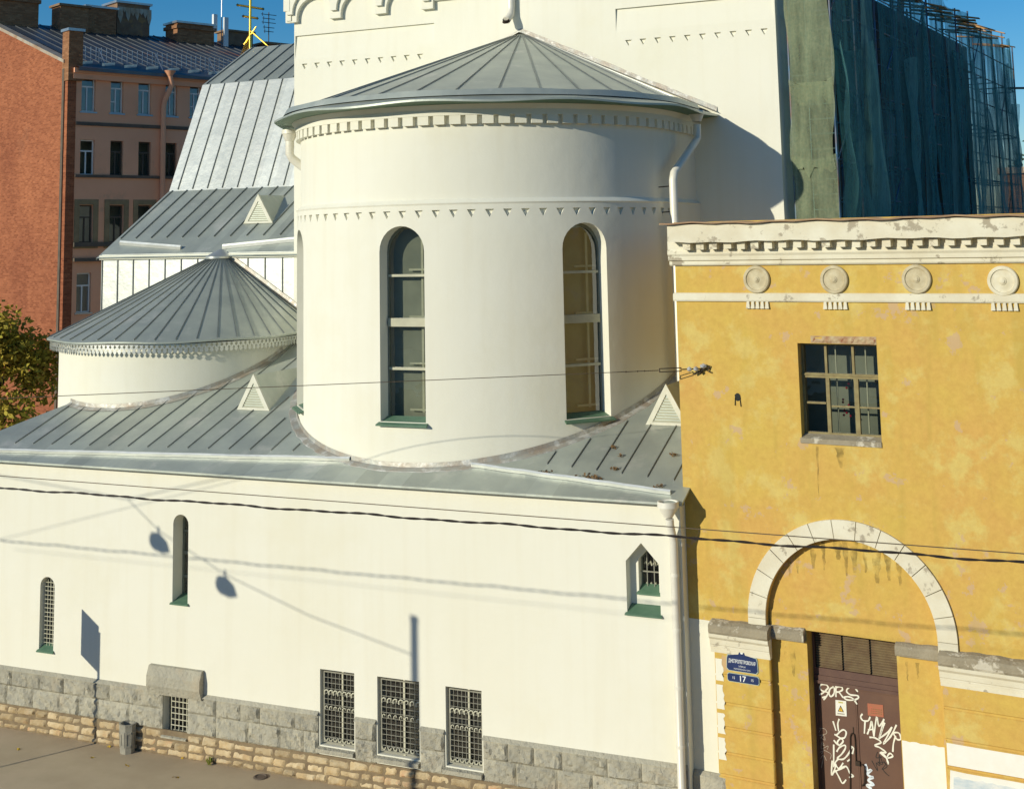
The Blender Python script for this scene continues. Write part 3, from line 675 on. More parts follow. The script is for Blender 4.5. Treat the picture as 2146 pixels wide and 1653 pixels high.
# ================================================================== YELLOW BUILDING
TH = rad(6.584); YD = Vector((cos(TH), -sin(TH), 0)); YN = Vector((sin(TH), cos(TH), 0)); P0 = Vector((-8.8717, .36, 0))
def fY(t, v, d): return P0 + YD*t + YN*d + Vector((0, 0, v))
def yp(x, y, d=0):
    q = on_plane(x, y, P0+YN*d, YN) - P0; return q.dot(YD), q.z
YEL = mat('ochre_plaster', (.58, .405, .092), (.595, .36, .10), .5, .9, bump=.4, bscale=24, c3=(.61, .455, .14), s3=1.3, t3=.53, w3=.1, spec=.2, mottle=.2)
def add_peel(M):                      # small worn spots showing a paler, pinkish under-coat, and faint damp streaks
    nt = M.node_tree; N = nt.nodes; L = nt.links; B = N['Principled BSDF']; src = B.inputs['Base Color'].links[0].from_socket
    g = N.new('ShaderNodeNewGeometry'); n = N.new('ShaderNodeTexNoise'); n.inputs['Scale'].default_value = 1.9; n.inputs['Detail'].default_value = 9; n.inputs['Roughness'].default_value = .68; L.new(g.outputs['Position'], n.inputs['Vector'])
    r = N.new('ShaderNodeMapRange'); r.inputs[1].default_value = .61; r.inputs[2].default_value = .625; r.inputs[4].default_value = .8; L.new(n.outputs['Fac'], r.inputs[0])
    x = N.new('ShaderNodeMix'); x.data_type = 'RGBA'; L.new(r.outputs[0], x.inputs[0]); L.new(src, x.inputs[6]); x.inputs[7].default_value = (.54, .37, .22, 1)
    mp = N.new('ShaderNodeMapping'); mp.inputs['Scale'].default_value = (1.6, 1.6, .22); L.new(g.outputs['Position'], mp.inputs[0])
    n2 = N.new('ShaderNodeTexNoise'); n2.inputs['Scale'].default_value = 1.5; n2.inputs['Detail'].default_value = 6; L.new(mp.outputs[0], n2.inputs['Vector'])
    r2 = N.new('ShaderNodeMapRange'); r2.inputs[1].default_value = .56; r2.inputs[2].default_value = .74; r2.inputs[4].default_value = .6; L.new(n2.outputs['Fac'], r2.inputs[0])
    y = N.new('ShaderNodeMix'); y.data_type = 'RGBA'; L.new(r2.outputs[0], y.inputs[0]); L.new(x.outputs[2], y.inputs[6]); y.inputs[7].default_value = (.46, .33, .075, 1)
    L.new(y.outputs[2], B.inputs['Base Color'])
add_peel(YEL)
OLDW = mat('weathered_whitewash', (.74, .70, .56), (.66, .60, .45), 1.6, .9, bump=.5, bscale=24, c3=(.40, .35, .26), s3=2.6, t3=.585, w3=.05)
CEM = mat('weathered_cement', (.36, .31, .22), (.27, .23, .16), 3, .95, bump=.9, bscale=24, c3=(.58, .53, .42), s3=3, t3=.55, w3=.06, bdist=.02)
SHEET = mat('brown_roof_sheet', (.23, .13, .075), (.33, .22, .12), 1.4, .6, .2)
MEDAL = mat('worn_plaster_medallion', (.62, .55, .38), (.46, .38, .23), 5, .9, bump=.4, bscale=40)
MEDALW = mat('white_plaster_medallion', (.74, .69, .54), (.64, .57, .40), 5, .9, bump=.4, bscale=40)
OLDWOOD = mat('old_window_wood', (.30, .25, .11), (.21, .16, .07), 6, .7, bump=.4, bscale=30)
DOORM = mat('brown_door_paint', (.125, .065, .045), (.15, .08, .052), 1.5, .5, bump=.15, bscale=8, spec=.35)
DOORD = mat('dark_brown_paint', (.10, .05, .04), (.13, .07, .05), 3, .55)
LOUVB = mat('drab_louvre_paint', (.25, .185, .10), (.17, .11, .065), 4, .6)
yb = thing('yellow_building', 'old ochre plastered building with white cornice, medallions and an arched brown doorway', 'building', tuple(fY(5, 0, 3)))
TL, TR, ZT = -.03, 15.0, 12.66
TD = .15                               # depth of the arched recess
a0, a1 = yp(1568, 1296, -.05), yp(2007, 1346, -.05); at = yp(1766, 1093, -.05)
tc = (a0[0]+a1[0])/2; zsp = (a0[1]+a1[1])/2; rO = (a1[0]-a0[0])/2; rI = rO-.375
arcI = [(tc-rI, 0), (tc+rI, 0)]+[(tc+rI*cos(pi*i/28), zsp+rI*sin(pi*i/28)) for i in range(29)]
w0, w1 = yp(1671, 719), yp(1848, 927); wz = (w0[0], w1[0], w1[1], w0[1])
mb = MB(); wh = rect(wz[0], wz[1], wz[2], wz[3])
panel(mb, rect(TL, TR, 0, ZT), [(arcI, TD, False), (wh, .26, False)], fY)
mb.quad(fY(TL, 0, 0), fY(TL, 0, 14), fY(TL, ZT, 14), fY(TL, ZT, 0)); mb.quad(fY(TR, 0, 0), fY(TR, ZT, 0), fY(TR, ZT, 14), fY(TR, 0, 14))
d0, d1 = yp(1690, 1322, TD), yp(1877, 1338, TD); dh = rect(d0[0], d1[0], 0, d0[1]+.02)
panel(mb, arcI, [(dh, .40, False)], lambda u, v, d: fY(u, v, TD+d))
mb.build('wall', YEL, yb)
mb = MB(); mb.quad(fY(wz[0]-.3, wz[2]-.3, .9), fY(wz[1]+.3, wz[2]-.3, .9), fY(wz[1]+.3, wz[3]+.3, .9), fY(wz[0]-.3, wz[3]+.3, .9)); mb.quad(fY(wz[0]-.3, wz[2]-.3, .34), fY(wz[1]+.3, wz[2]-.3, .34), fY(wz[1]+.3, wz[2]-.3, .9), fY(wz[0]-.3, wz[2]-.3, .9)); mb.build('room_backing', DIM, yb)

# cornice
CL = yp(1398, 480, -.48)[0]
zc = lambda y, d: yp(1560, y, d)[1]
mb = MB(); zf0, zf1 = zc(506, -.48), zc(468, -.48)
N_ = 60
def wob(i, s): return .012*sin(i*1.7+s)+.01*sin(i*.6+s*2)
for i in range(N_):
    t0, t1 = CL+(TR-CL)*i/N_, CL+(TR-CL)*(i+1)/N_
    mb.hull([fY(t0, zf0+wob(i, 1), -.48), fY(t1, zf0+wob(i+1, 1), -.48), fY(t1, zf0+.03, 0), fY(t0, zf0+.03, 0)], [fY(t0, zf1+wob(i, 0)*.6, -.48), fY(t1, zf1+wob(i+1, 0)*.6, -.48), fY(t1, zf1, .0), fY(t0, zf1, .0)])
zb0, zb1, zb2 = zc(556, -.10), zc(531, -.14), zf0
pf = [(0, zb0), (-.05, zb0), (-.075, zb0+.03), (-.075, zb0+.1), (-.13, zb0+.115), (-.14, zb1-.05), (-.17, zb1), (-.17, zb1+.06), (-.15, zb1+.10), (-.15, zb2+.03), (0, zb2+.03)]
mb.prism(pf, lambda d, z: fY(TL-.10, z, d), lambda d, z: fY(TR, z, d))
cn = mb.build('cornice', OLDW, yb)
t = CL+.30; k = 0; RR = random.Random(4)
while t < TR:
    j = RR.uniform(-.012, .012); hh = RR.uniform(-.01, .012)
    mb = MB(); fbox(mb, t+j, t+.17+j, zb2-.155+hh, zb2+.035, -.345, -.148, fY); mb.build('dentil', OLDW, cn)
    t += .307; k += 1
mb = MB()
for i in range(N_):
    t0, t1 = CL-.14+(TR-CL)*i/N_, CL-.14+(TR-CL)*(i+1)/N_; u0, u1 = wob(i, 3), wob(i+1, 3)
    mb.hull([fY(t0, zf1+.012+u0, -.58+u0), fY(t1, zf1+.012+u1, -.58+u1), fY(t1, zf1+.0, 1), fY(t0, zf1+.0, 1)], [fY(t0, zf1+.045+u0, -.58+u0), fY(t1, zf1+.045+u1, -.58+u1), fY(t1, zf1+.05, 1), fY(t0, zf1+.05, 1)])
mb.quad(fY(TL, zf1+.03, 1), fY(TR, zf1+.03, 1), fY(TR, zf1-.2, 14), fY(TL, zf1-.2, 14))
mb.build('roof', SHEET, yb)
mb = MB(); z0, z1 = zc(632, -.05), zc(616, -.05)          # frieze band
mb.prism([(0, z0), (-.045, z0), (-.06, z0+.03), (-.06, z1-.02), (-.03, z1+.01), (0, z1+.02)], lambda d, z: fY(TL-.05, z, d), lambda d, z: fY(TR, z, d)); mb.build('frieze_band', OLDW, yb)
ros = [yp(x, y, -.03) for x, y in ((1585.5, 585.5), (1748, 586), (1920.7, 585), (2101.8, 589))]
ros += [(ros[3][0]+1.69*i, ros[3][1]) for i in (1, 2)]
for i, (t, z) in enumerate(ros):
    mb = MB(); pr = [(.29, .0), (.29, -.05), (.275, -.07), (.225, -.075), (.215, -.05), (.20, -.045), (.13, -.055), (.075, -.06), (.07, -.075), (.045, -.085), (.04, -.10), (.0, -.105)]
    n = 40; V = []
    for r, d in pr: V += [fY(t+r*cos(2*pi*k/n), z+r*sin(2*pi*k/n), d) for k in range(n)]
    mb.add(V, [(a*n+k, a*n+(k+1) % n, (a+1)*n+(k+1) % n, (a+1)*n+k) for a in range(len(pr)-1) for k in range(n)])
    mb.build('medallion', MEDALW if i == 3 else MEDAL, yb, True, 30)
    mb = MB()
    for k in range(5):
        tt = t-.21+k*.105
        mb.hull([fY(tt-.042, z0-.145, 0), fY(tt+.042, z0-.145, 0), fY(tt+.042, z0-.145, -.06), fY(tt-.042, z0-.145, -.06)], [fY(tt-.026, z0+.0, 0), fY(tt+.026, z0+.0, 0), fY(tt+.026, z0+.0, -.045), fY(tt-.026, z0+.0, -.045)])
    mb.build('drops', OLDW, yb)

# upper window: weathered casement with nine panes
tm0, tm1, zm0, zm1 = wz
mb = MB(); P = rect(tm0, tm1, zm0+.06, zm1); ring(mb, P, grow(P, -.045), fY, .20, .27)
W_, H_ = tm1-tm0, zm1-zm0
ztr = zm0+H_*.655
fbox(mb, tm0, tm1, ztr-.05, ztr+.045, .185, .27, fY); fbox(mb, tm0, tm1, ztr+.0, ztr+.03, .165, .19, fY)
for f_, w_ in ((.325, .075), (.685, .09)): fbox(mb, tm0+W_*f_-w_/2, tm0+W_*f_+w_/2, zm0+.1, ztr-.05, .195, .27, fY); 
for f_ in (.315, .66): fbox(mb, tm0+W_*f_-.025, tm0+W_*f_+.025, ztr+.045, zm1-.04, .205, .27, fY)
zmid = zm0+.1+(ztr-zm0-.15)*.5
fbox(mb, tm0+.04, tm0+W_*.29, zmid+.02, zmid+.06, .205, .26, fY); fbox(mb, tm0+W_*.36, tm1-.04, zmid-.03, zmid+.0, .21, .26, fY)
wy = mb.build('window', OLDWOOD, yb)
mb = MB(); mb.quad(*[fY(u, v, .245) for u, v in rect(tm0+.03, tm1-.03, zm0+.08, zm1-.03)]); mb.build('pane', GLASS, wy)
mb = MB()
for f_ in (.40, .78): fbox(mb, tm0+W_*f_-.012, tm0+W_*f_+.012, zm0+.1, zm1, .42, .45, fY)
mb.build('inner_frame', PALE, wy)
mb = MB()
for k in range(9):
    c = fY(tm0+W_*.5+random.uniform(-.12, .12), zm0+.35+random.uniform(0, .75), .6); mb.lathe(c, [(0, -.03), (.03, 0), (0, .03)], 6)
mb.build('red_flowers', mat('red_petals', (.5, .02, .05), (.35, .01, .04), 9, .6), wy)
mb = MB(); mb.hull([fY(tm0-.02, zm0-.1, -.03), fY(tm1, zm0-.1, -.03), fY(tm1, zm0-.06, .22), fY(tm0-.02, zm0-.06, .22)], [fY(tm0-.02, zm0+.0, -.03), fY(tm1, zm0+.0, -.03), fY(tm1, zm0+.075, .22), fY(tm0-.02, zm0+.075, .22)]); mb.build('sill', CEM, wy)
l0, l1 = yp(1699, 717), yp(1836, 702); mb = MB(); rough(mb, l0[0], l1[0], zm1+.01, zm1+.155, .012, fY, 77, .012, .02, .05, .015)
mb.build('lintel', mat('exposed_lintel', (.50, .40, .24), (.36, .20, .11), 7, .9, bump=.6, bscale=30, c3=(.27, .10, .05), s3=5, t3=.55), yb)

# arch archivolt in voussoirs
mb = MB(); nv = 13
for k in range(nv):
    b0, b1 = pi*k/nv+.004, pi*(k+1)/nv-.004; m_ = 6; In, Ou = [], []
    for j in range(m_+1):
        b = b0+(b1-b0)*j/m_; In.append((tc+rI*cos(b), zsp+rI*sin(b))); Ou.append((tc+rO*cos(b), zsp+rO*sin(b)))
    Q = In+Ou[::-1]; mb.hull([fY(u, v, -.055) for u, v in Q], [fY(u, v, .0) for u, v in Q])
for s in (-1, 1): fbox(mb, tc+s*rI if s > 0 else tc-rO, tc+rO if s > 0 else tc-rI, zsp-.22, zsp-.003, -.055, .0, fY)
mb.build('archivolt', OLDW, yb)
e0, e1 = yp(1614, 1278, TD), yp(1958, 1309, TD); mb = MB(); n = 22
for i in range(n):
    t0, t1 = e0[0]+(tc+rI-.02-e0[0])*i/n, e0[0]+(tc+rI-.02-e0[0])*(i+1)/n; z = e0[1]+wob(i, 2); z2 = e0[1]+wob(i+1, 2)
    mb.hull([fY(t0, d0[1]+.025, TD-.03), fY(t1, d0[1]+.025, TD-.03), fY(t1, d0[1]+.025, TD), fY(t0, d0[1]+.025, TD)], [fY(t0, z, TD-.03), fY(t1, z2, TD-.03), fY(t1, z2+.05, TD), fY(t0, z+.05, TD)])
mb.build('tympanum_ledge', YEL, yb)

# damp streaks running down from the arch and the ledges
STK = bpy.data.materials.new('damp_stain'); STK.use_nodes = True
_n = STK.node_tree.nodes; _l = STK.node_tree.links; _t = _n.new('ShaderNodeBsdfTransparent'); _m = _n.new('ShaderNodeMixShader'); _b = _n['Principled BSDF']; _b.inputs['Base Color'].default_value = (.22, .17, .05, 1); _b.inputs['Roughness'].default_value = .95
_g = _n.new('ShaderNodeNewGeometry'); _x = _n.new('ShaderNodeTexNoise'); _x.inputs['Scale'].default_value = 5; _x.inputs['Detail'].default_value = 7; _l.new(_g.outputs['Position'], _x.inputs['Vector']); _r = _n.new('ShaderNodeMapRange'); _r.inputs[1].default_value = .36; _r.inputs[2].default_value = .68; _r.inputs[3].default_value = 0; _r.inputs[4].default_value = .5
_l.new(_x.outputs['Fac'], _r.inputs[0]); _l.new(_r.outputs[0], _m.inputs[0]); _l.new(_t.outputs[0], _m.inputs[1]); _l.new(_b.outputs[0], _m.inputs[2]); _l.new(_m.outputs[0], _n['Material Output'].inputs[0])
RT = random.Random(12)
def streak(t, zt, l, w, d): 
    mb = MB(); L_, R_ = [], []; n = 7
    for i in range(n+1):
        f_ = i/n; ww = w*(1-f_*.75)*.5*(1+RT.uniform(-.3, .3)); o = RT.uniform(-.01, .01); L_.append(fY(t-ww+o, zt-l*f_, d)); R_.append(fY(t+ww+o, zt-l*f_, d))
    mb.strip(L_, R_); return mb.build('damp_streak', STK, yb)
for px_, l, w in ((1706, .42, .16), (1728, .5, .10), (1758, .35, .22), (1774, .62, .15), (1792, .55, .20), (1815, .5, .12), (1838, .6, .22), (1862, .45, .16), (1885, .4, .12), (1672, .35, .10), (1655, .3, .08)):
    t = yp(px_, 1200, TD)[0]; streak(t, zsp+math.sqrt(max(.05, (rI-.02)**2-(t-tc)**2))-.01, l*1.15, w, TD-.0035-RT.uniform(0, .002))
for x_, y_, l, w in ((1661, 1352, .6, .14), (1644, 1352, .3, .08), (1900, 1386, .35, .06), (1922, 1388, .3, .08)): t, z = yp(x_, y_, TD); streak(t, z, l, w, TD-.004)
for x_, y_, l, w in ((1712, 935, 1.0, .05), (1760, 938, .4, .2)): t, z = yp(x_, y_, 0); streak(t, z, l, w, -.0035)

# impost mouldings
PI0, PI1 = yp(1498, 1400, -.09)[0], yp(1614, 1400, -.09)[0]
RP0 = yp(1977, 1480, -.09)[0]
zi1 = yp(1500, 1301, -.22)[1]; zi0 = yp(1500, 1366, -.12)[1]; H2 = zi1-zi0
def impost(parent, t0, t1, base, out, name, m1, m2):
    z = lambda f_: zi0+H2*f_
    mb = MB(); n = max(4, int((t1-t0)/.12)); 
    pf = [(0, .60), (-.9, .60), (-1.0, .66), (-1.0, .83), (-.92, .90), (-.5, .97), (0, 1.0)]
    for i in range(n):
        a, b = t0+(t1-t0)*i/n, t0+(t1-t0)*(i+1)/n
        A = [fY(a, z(v)+(wob(i, 5)*.7 if v > .7 else 0), base+d*out*(1+(wob(i, 4)*3 if v > .62 else 0))) for d, v in pf]; B = [fY(b, z(v)+(wob(i+1, 5)*.7 if v > .7 else 0), base+d*out*(1+(wob(i+1, 4)*3 if v > .62 else 0))) for d, v in pf]
        mb.hull(A, B)
    o = mb.build(name, m1, parent)
    if m2:
        mb = MB(); pf = [(0, -.0), (-.5, 0), (-.5, .10), (-.58, .11), (-.58, .17), (-.66, .18), (-.66, .24), (-.72, .26), (-.76, .42), (-.95, .5), (-.98, .598), (0, .598)]
        mb.prism(pf, lambda d, v: fY(t0, z(v), base+d*out), lambda d, v: fY(t1, z(v), base+d*out)); mb.build('moulding', m2, o)
    return o
impost(yb, PI0-.06, PI1+.02, 0, .23, 'impost', CEM, OLDW)
impost(yb, tc-rI, dh[0][0]-.02, TD, .15, 'impost', CEM, None)
impost(yb, dh[1][0]+.01, tc+rI+.03, TD, .15, 'impost', CEM, None)
impost(yb, RP0-.02, TR, 0, .23, 'impost', CEM, OLDW)

# rusticated pilasters
def pilaster(t0, t1, ys, xr, name):
    mb = MB(); zs = [yp(xr, y, -.09)[1] for y in ys]
    while zs[-1] > .3: zs.append(zs[-1]-.47)
    zs[-1] = 0
    for a, b in zip(zs, zs[1:]):
        P = [(t0, b), (t1, b), (t1, a-.045), (t0, a-.045)]; e = .018
        Q = [(t0+e, b+e), (t1-e, b+e), (t1-e, a-.045-e), (t0+e, a-.045-e)]
        mb.hull([fY(u, v, 0) for u, v in P], [fY(u, v, -.09+.018) for u, v in P]); mb.hull([fY(u, v, -.0719) for u, v in P], [fY(u, v, -.09) for u, v in Q])
    fbox(mb, t0+.02, t1-.02, 0, zs[0], -.06, 0, fY)
    return mb.build(name, YEL, yb)
pilaster(PI0, PI1, [1372, 1426, 1485, 1536, 1590, 1638], 1600, 'pilaster')
pilaster(RP0, TR, [1412, 1481, 1548, 1604], 1985, 'pilaster')
# whitewashed patches
PATCH = mat('fresh_whitewash', (.83, .81, .74), (.79, .76, .67), 3, .9, bump=.2, bscale=30)
def patch(name, outline, d, m, parent=yb):
    mb = MB(); mb.hull([fY(u, v, d+.004) for u, v in outline], [fY(u, v, d-.003) for u, v in outline]); return mb.build(name, m, parent)
def wavy(p, q, n, a, s):
    R = random.Random(s); return [(p[0]+(q[0]-p[0])*i/n+R.uniform(-a, a)*(0 < i < n), p[1]+(q[1]-p[1])*i/n+R.uniform(-a, a)*(0 < i < n)) for i in range(n+1)]
zt_ = yp(1466, 1297, 0)[1]; zb_ = yp(1470, 1612, 0)[1]
patch('whitewash', [(-.05, zb_), (PI0-.004, zb_), (PI0-.004, zt_), (-.05, zt_)], -.002, WHITE)
e_t, e_b = yp(1513, 1372, -.09), yp(1518, 1600, -.09)
for a, b, ztop, zbot in [(0, 1, yp(1500, 1372, -.09)[1]-.06, yp(1500, 1426, -.09)[1]+.0), (1, 2, yp(1500, 1426, -.09)[1]-.06, yp(1500, 1485, -.09)[1]), (2, 3, yp(1500, 1485, -.09)[1]-.06, yp(1500, 1536, -.09)[1]), (3, 4, yp(1500, 1536, -.09)[1]-.06, yp(1500, 1590, -.09)[1])]:
    R2 = random.Random(int(ztop*100)); rt = PI0+.17
    patch('whitewash', [(PI0+.021, zbot-.05), (rt-.03, zbot-.05), (rt-.02, zbot+.05), (PI0+.021, zbot+.05)], -.061, WHITE)
    patch('whitewash', [(PI0+.02, zbot+.02), (rt+.02, zbot+.02)]+[(rt+R2.uniform(-.02, .03), zbot+.02+(ztop-zbot-.0)*i/7) for i in range(1, 7)]+[(rt, ztop+.0), (PI0+.02, ztop+.0)], -.092, WHITE)
mb = MB(); rough(mb, -.04, PI0+.19, 0, zb_, .13, fY, 99, .02, .03); mb.build('plinth_stone', GRANITE, yb, True, 30)
z_p = yp(1900, 1552, TD)[1]
patch('whitewash', [(dh[1][0]+.015, .0), (tc+rI-.005, 0)]+wavy((tc+rI-.005, z_p), (dh[1][0]+.015, z_p), 12, .012, 3), TD-.002, PATCH)
zg = [yp(1985, y, -.09)[1] for y in (1548, 1604)]
patch('whitewash', [(RP0+.02, zg[1]+.02), (TR-1, zg[1]+.02)]+wavy((TR-1, zg[0]-.065), (RP0+.02, zg[0]-.065), 30, .006, 4), -.092, PATCH)
patch('whitewash', [(RP0+.03, zg[1]-.45), (TR-1, zg[1]-.45)]+wavy((TR-1, zg[1]-.065), (RP0+.06, zg[1]-.065), 30, .012, 5), -.092, PATCH)
bl = yp(1996, 1622, -.10); patch('blue_wash', wavy((bl[0], zg[1]-.44), (bl[0]+1.25, zg[1]-.44), 8, .0, 6)+wavy((bl[0]+1.25, zg[1]-.17), (bl[0]+.02, zg[1]-.17), 14, .018, 7), -.0965, mat('faded_blue_wash', (.50, .58, .62), (.74, .74, .70), 4, .9, stretch=(1, 1, 2.2)))

# doorway
dt0, dt1, dz1 = dh[0][0], dh[1][0], dh[2][1]; DD = TD+.34
zl0 = yp(1703, 1397, DD)[1]; zl1 = yp(1703, 1423, DD)[1]
mb = MB(); P = rect(dt0, dt1, 0, dz1); ring(mb, P, [(dt0+.05, .0), (dt1-.05, .0), (dt1-.05, dz1-.03), (dt0+.05, dz1-.03)], fY, DD-.03, DD+.06)
fbox(mb, dt0+.05, dt1-.05, zl0-.12, zl0+.02, DD-.035, DD+.05, fY); fbox(mb, dt0+.05, dt1-.05, zl1-.02, zl0-.12, DD-.06, DD+.05, fY); fbox(mb, dt0+.05, dt1-.05, zl1-.03, zl1+.03, DD-.085, DD+.05, fY)
door = mb.build('door', DOORD, yb)
mb = MB(); lt0, lt1 = dt0+.05, dt1-.05; n = 15; cw = (lt1-lt0)/3
for c in range(3):
    for i in range(n):
        z = zl0+.03+(dz1-.05-zl0-.03)*i/n; h = (dz1-.05-zl0-.03)/n
        mb.hull([fY(lt0+cw*c+.02, z, DD-.01), fY(lt0+cw*(c+1)-.02, z, DD-.01), fY(lt0+cw*(c+1)-.02, z+.01, DD-.012), fY(lt0+cw*c+.02, z+.01, DD-.012)], [fY(lt0+cw*c+.02, z+h*.6, DD+.045), fY(lt0+cw*(c+1)-.02, z+h*.6, DD+.045), fY(lt0+cw*(c+1)-.02, z+h*.72, DD+.045), fY(lt0+cw*c+.02, z+h*.72, DD+.045)])
mb.build('louvre', LOUVB, door)
mb = MB(); mb.quad(*[fY(u, v, DD+.055) for u, v in rect(lt0, lt1, 0, dz1)]); mb.build('door_backing', DARK, door)
tmid = yp(1797, 1480, DD)[0]; zd = zl1-.03
for a, b in ((lt0, tmid-.006), (tmid+.006, lt1)):
    mb = MB(); mb.box((a, DD, 0), (b, DD+.04, zd), fY); fbox(mb, a+.03, b-.03, .05, zd-.05, DD-.006, DD, fY); mb.build('leaf', DOORM, door)
def dp(x, y): return yp(x, y, DD-.012)
def zx(x, y): return dp(1660+x/6.535, 1400+y/6.535)     # measured on an enlargement of the door
mb = MB(); q = [zx(800, 1653), zx(800, 930), zx(815, 890), zx(835, 880), zx(855, 900), zx(865, 960), zx(880, 1280)]
mb.tube([fY(u, v, DD-.03) for u, v in q], .012, 6); q = [zx(955, 1300), zx(1000, 1330), zx(1000, 1560), zx(965, 1600)]; mb.tube([fY(u, v, DD-.05) for u, v in q], .014, 6)
u, v = zx(900, 1290); fbox(mb, u-.04, u+.05, v-.05, v+.04, DD-.05, DD, fY); u, v = zx(838, 840); fbox(mb, u-.008, u+.008, v-.05, v+.05, DD-.02, DD, fY); mb.build('handle', DARKIRON, door)
def ribbon(mb, pts, w, d=-.009, off=0.0):
    P = [Vector(zx(*p)) for p in pts]; out = []
    for i in range(len(P)-1):                                # smooth the corners a little
        p0, p1, p2, p3 = P[max(i-1, 0)], P[i], P[i+1], P[min(i+2, len(P)-1)]
        for k in range(4):
            t = k/4; out.append(.5*((2*p1)+(p2-p0)*t+(2*p0-5*p1+4*p2-p3)*t*t+(3*p1-p0-3*p2+p3)*t**3))
    out.append(P[-1])
    L, Rr = [], []
    for i, p in enumerate(out):
        t = (out[min(i+1, len(out)-1)]-out[max(i-1, 0)]).normalized(); n = Vector((-t.y, t.x))*w*.5*(1+.15*sin(i*1.3+p.x*9))
        L.append(p+n); Rr.append(p-n)
    mb.strip([fY(p.x, p.y, DD+d-off) for p in L], [fY(p.x, p.y, DD+d-off) for p in Rr])
SPRAY = mat('white_spray_paint', (.82, .80, .68), (.76, .73, .60), 6, .7)
mb = MB(); k_ = 0
for st in [[(500, 270), (470, 225), (400, 220), (380, 270), (420, 310), (490, 330), (470, 380), (430, 430)], [(370, 360), (430, 330), (500, 260)], [(410, 400), (480, 380)],
           [(570, 250), (520, 280), (505, 340), (530, 385), (570, 350), (580, 280), (560, 245)], [(600, 240), (600, 390)], [(600, 260), (670, 250), (690, 290), (640, 320), (605, 320)], [(640, 320), (700, 400)],
           [(900, 320), (850, 260), (780, 260), (745, 310), (800, 360), (890, 370), (910, 400), (850, 430), (760, 430), (710, 400), (760, 385), (830, 410), (890, 490)],
           [(560, 720), (600, 850)], [(645, 690), (625, 760), (638, 860)], [(580, 900), (640, 940), (700, 990), (640, 1050), (570, 980)], [(600, 920), (690, 840), (740, 870), (720, 945), (660, 960), (620, 1010), (650, 1060)],
           [(570, 1040), (570, 1350)], [(610, 1140), (650, 1080), (720, 1050), (730, 1090), (680, 1170), (620, 1230), (700, 1240), (770, 1170), (810, 1080)], [(790, 1060), (840, 1090), (825, 1170)],
           [(550, 1260), (540, 1460), (590, 1360), (590, 1290), (640, 1230)], [(590, 1300), (640, 1370), (700, 1290)], [(640, 1370), (740, 1340), (790, 1430), (840, 1470), (780, 1490)], [(590, 1390), (640, 1480), (690, 1570), (740, 1520)], [(560, 1420), (650, 1380), (720, 1350)], [(755, 1270), (800, 1240)],
           [(965, 620), (940, 660), (970, 710), (1040, 715), (1070, 660)], [(1000, 710), (990, 890)], [(1030, 900), (1070, 800), (1090, 720), (1120, 930)], [(1040, 840), (1110, 830)], [(1120, 930), (1160, 660), (1190, 790), (1260, 690)], [(1260, 690), (1220, 850), (1190, 960), (1270, 740)], [(1190, 960), (1300, 880), (1370, 800)], [(1370, 800), (1310, 920), (1250, 1030), (1350, 930), (1430, 770)],
           [(1370, 880), (1460, 880), (1490, 960), (1440, 970), (1390, 890)], [(1420, 920), (1390, 1020), (1380, 1140)], [(1060, 940), (1140, 950), (1220, 1010), (1130, 1050), (1200, 1080), (1290, 1150), (1210, 1150), (1300, 1220), (1380, 1200), (1340, 1160), (1300, 1220), (1320, 1310)], [(1200, 1150), (1270, 1190), (1320, 1290)]]:
    if k_ in (8, 20): mb.build('graffiti', SPRAY, door); mb = MB()
    ribbon(mb, st, .030, off=k_*.00025); k_ += 1
mb.build('graffiti', SPRAY, door)
mb = MB(); ribbon(mb, [(1000, 1310), (1020, 1350), (1030, 1400), (1090, 1390), (1030, 1440), (1070, 1480), (1110, 1490), (1040, 1530), (1120, 1590), (1020, 1600), (1090, 1650)], .045); mb.build('graffiti', mat('pale_blue_spray', (.66, .74, .80), (.8, .83, .84), 5, .6), door)
mb = MB(); k_ = 0
for st in [[(1090, 1260), (1170, 1400), (1150, 1290), (1200, 1330), (1190, 1180), (1240, 1310), (1170, 1280), (1280, 1300), (1230, 1380), (1300, 1340), (1250, 1260)], [(1230, 1370), (1290, 1440), (1330, 1470)], [(1170, 1140), (1150, 1220), (1230, 1210)]]: ribbon(mb, st, .014, off=.002+k_*.0003); k_ += 1
mb.build('graffiti', mat('black_marker', (.02, .018, .015), None, rough=.6), door)
mb = MB(); k_ = 0
for st in [[(370, 815), (450, 830), (470, 890), (360, 910), (390, 830)], [(390, 960), (430, 910), (450, 980), (390, 940)], [(400, 1020), (440, 1060), (410, 1000), (400, 1100), (490, 1060), (480, 1110)], [(370, 1150), (430, 1130), (400, 1170)], [(420, 1110), (530, 1170), (520, 1240)], [(390, 1230), (430, 1185), (470, 1260)], [(435, 1200), (400, 1360)]]: ribbon(mb, st, .007, off=k_*.0003); k_ += 1
mb.build('graffiti', mat('thin_chalk_marker', (.55, .48, .38), None, rough=.8), door)
def plate(px, d, th, name, m, parent=None):
    Q = [zx(*p) for p in px]; mb = MB(); mb.hull([fY(u, v, d) for u, v in Q], [fY(u, v, d-th) for u, v in Q]); return mb.build(name, m, parent)
SIGNW = mat('white_enamel', (.80, .78, .70), (.76, .73, .62), 8, .5)
s = plate([(600, 640), (750, 655), (742, 445), (595, 428)], DD-.014, .006, 'warning_sign', SIGNW); tag(s, 'small white warning sign with yellow triangle on the left door leaf', 'sign')
plate([(628, 585), (712, 596), (665, 502)], DD-.0205, .002, 'triangle_border', mat('sign_black', (.02, .02, .02), None, rough=.5), s); plate([(642, 578), (697, 586), (665, 522)], DD-.0228, .0015, 'triangle', mat('sign_yellow', (.80, .47, .02), None, rough=.5), s)
mb = MB()
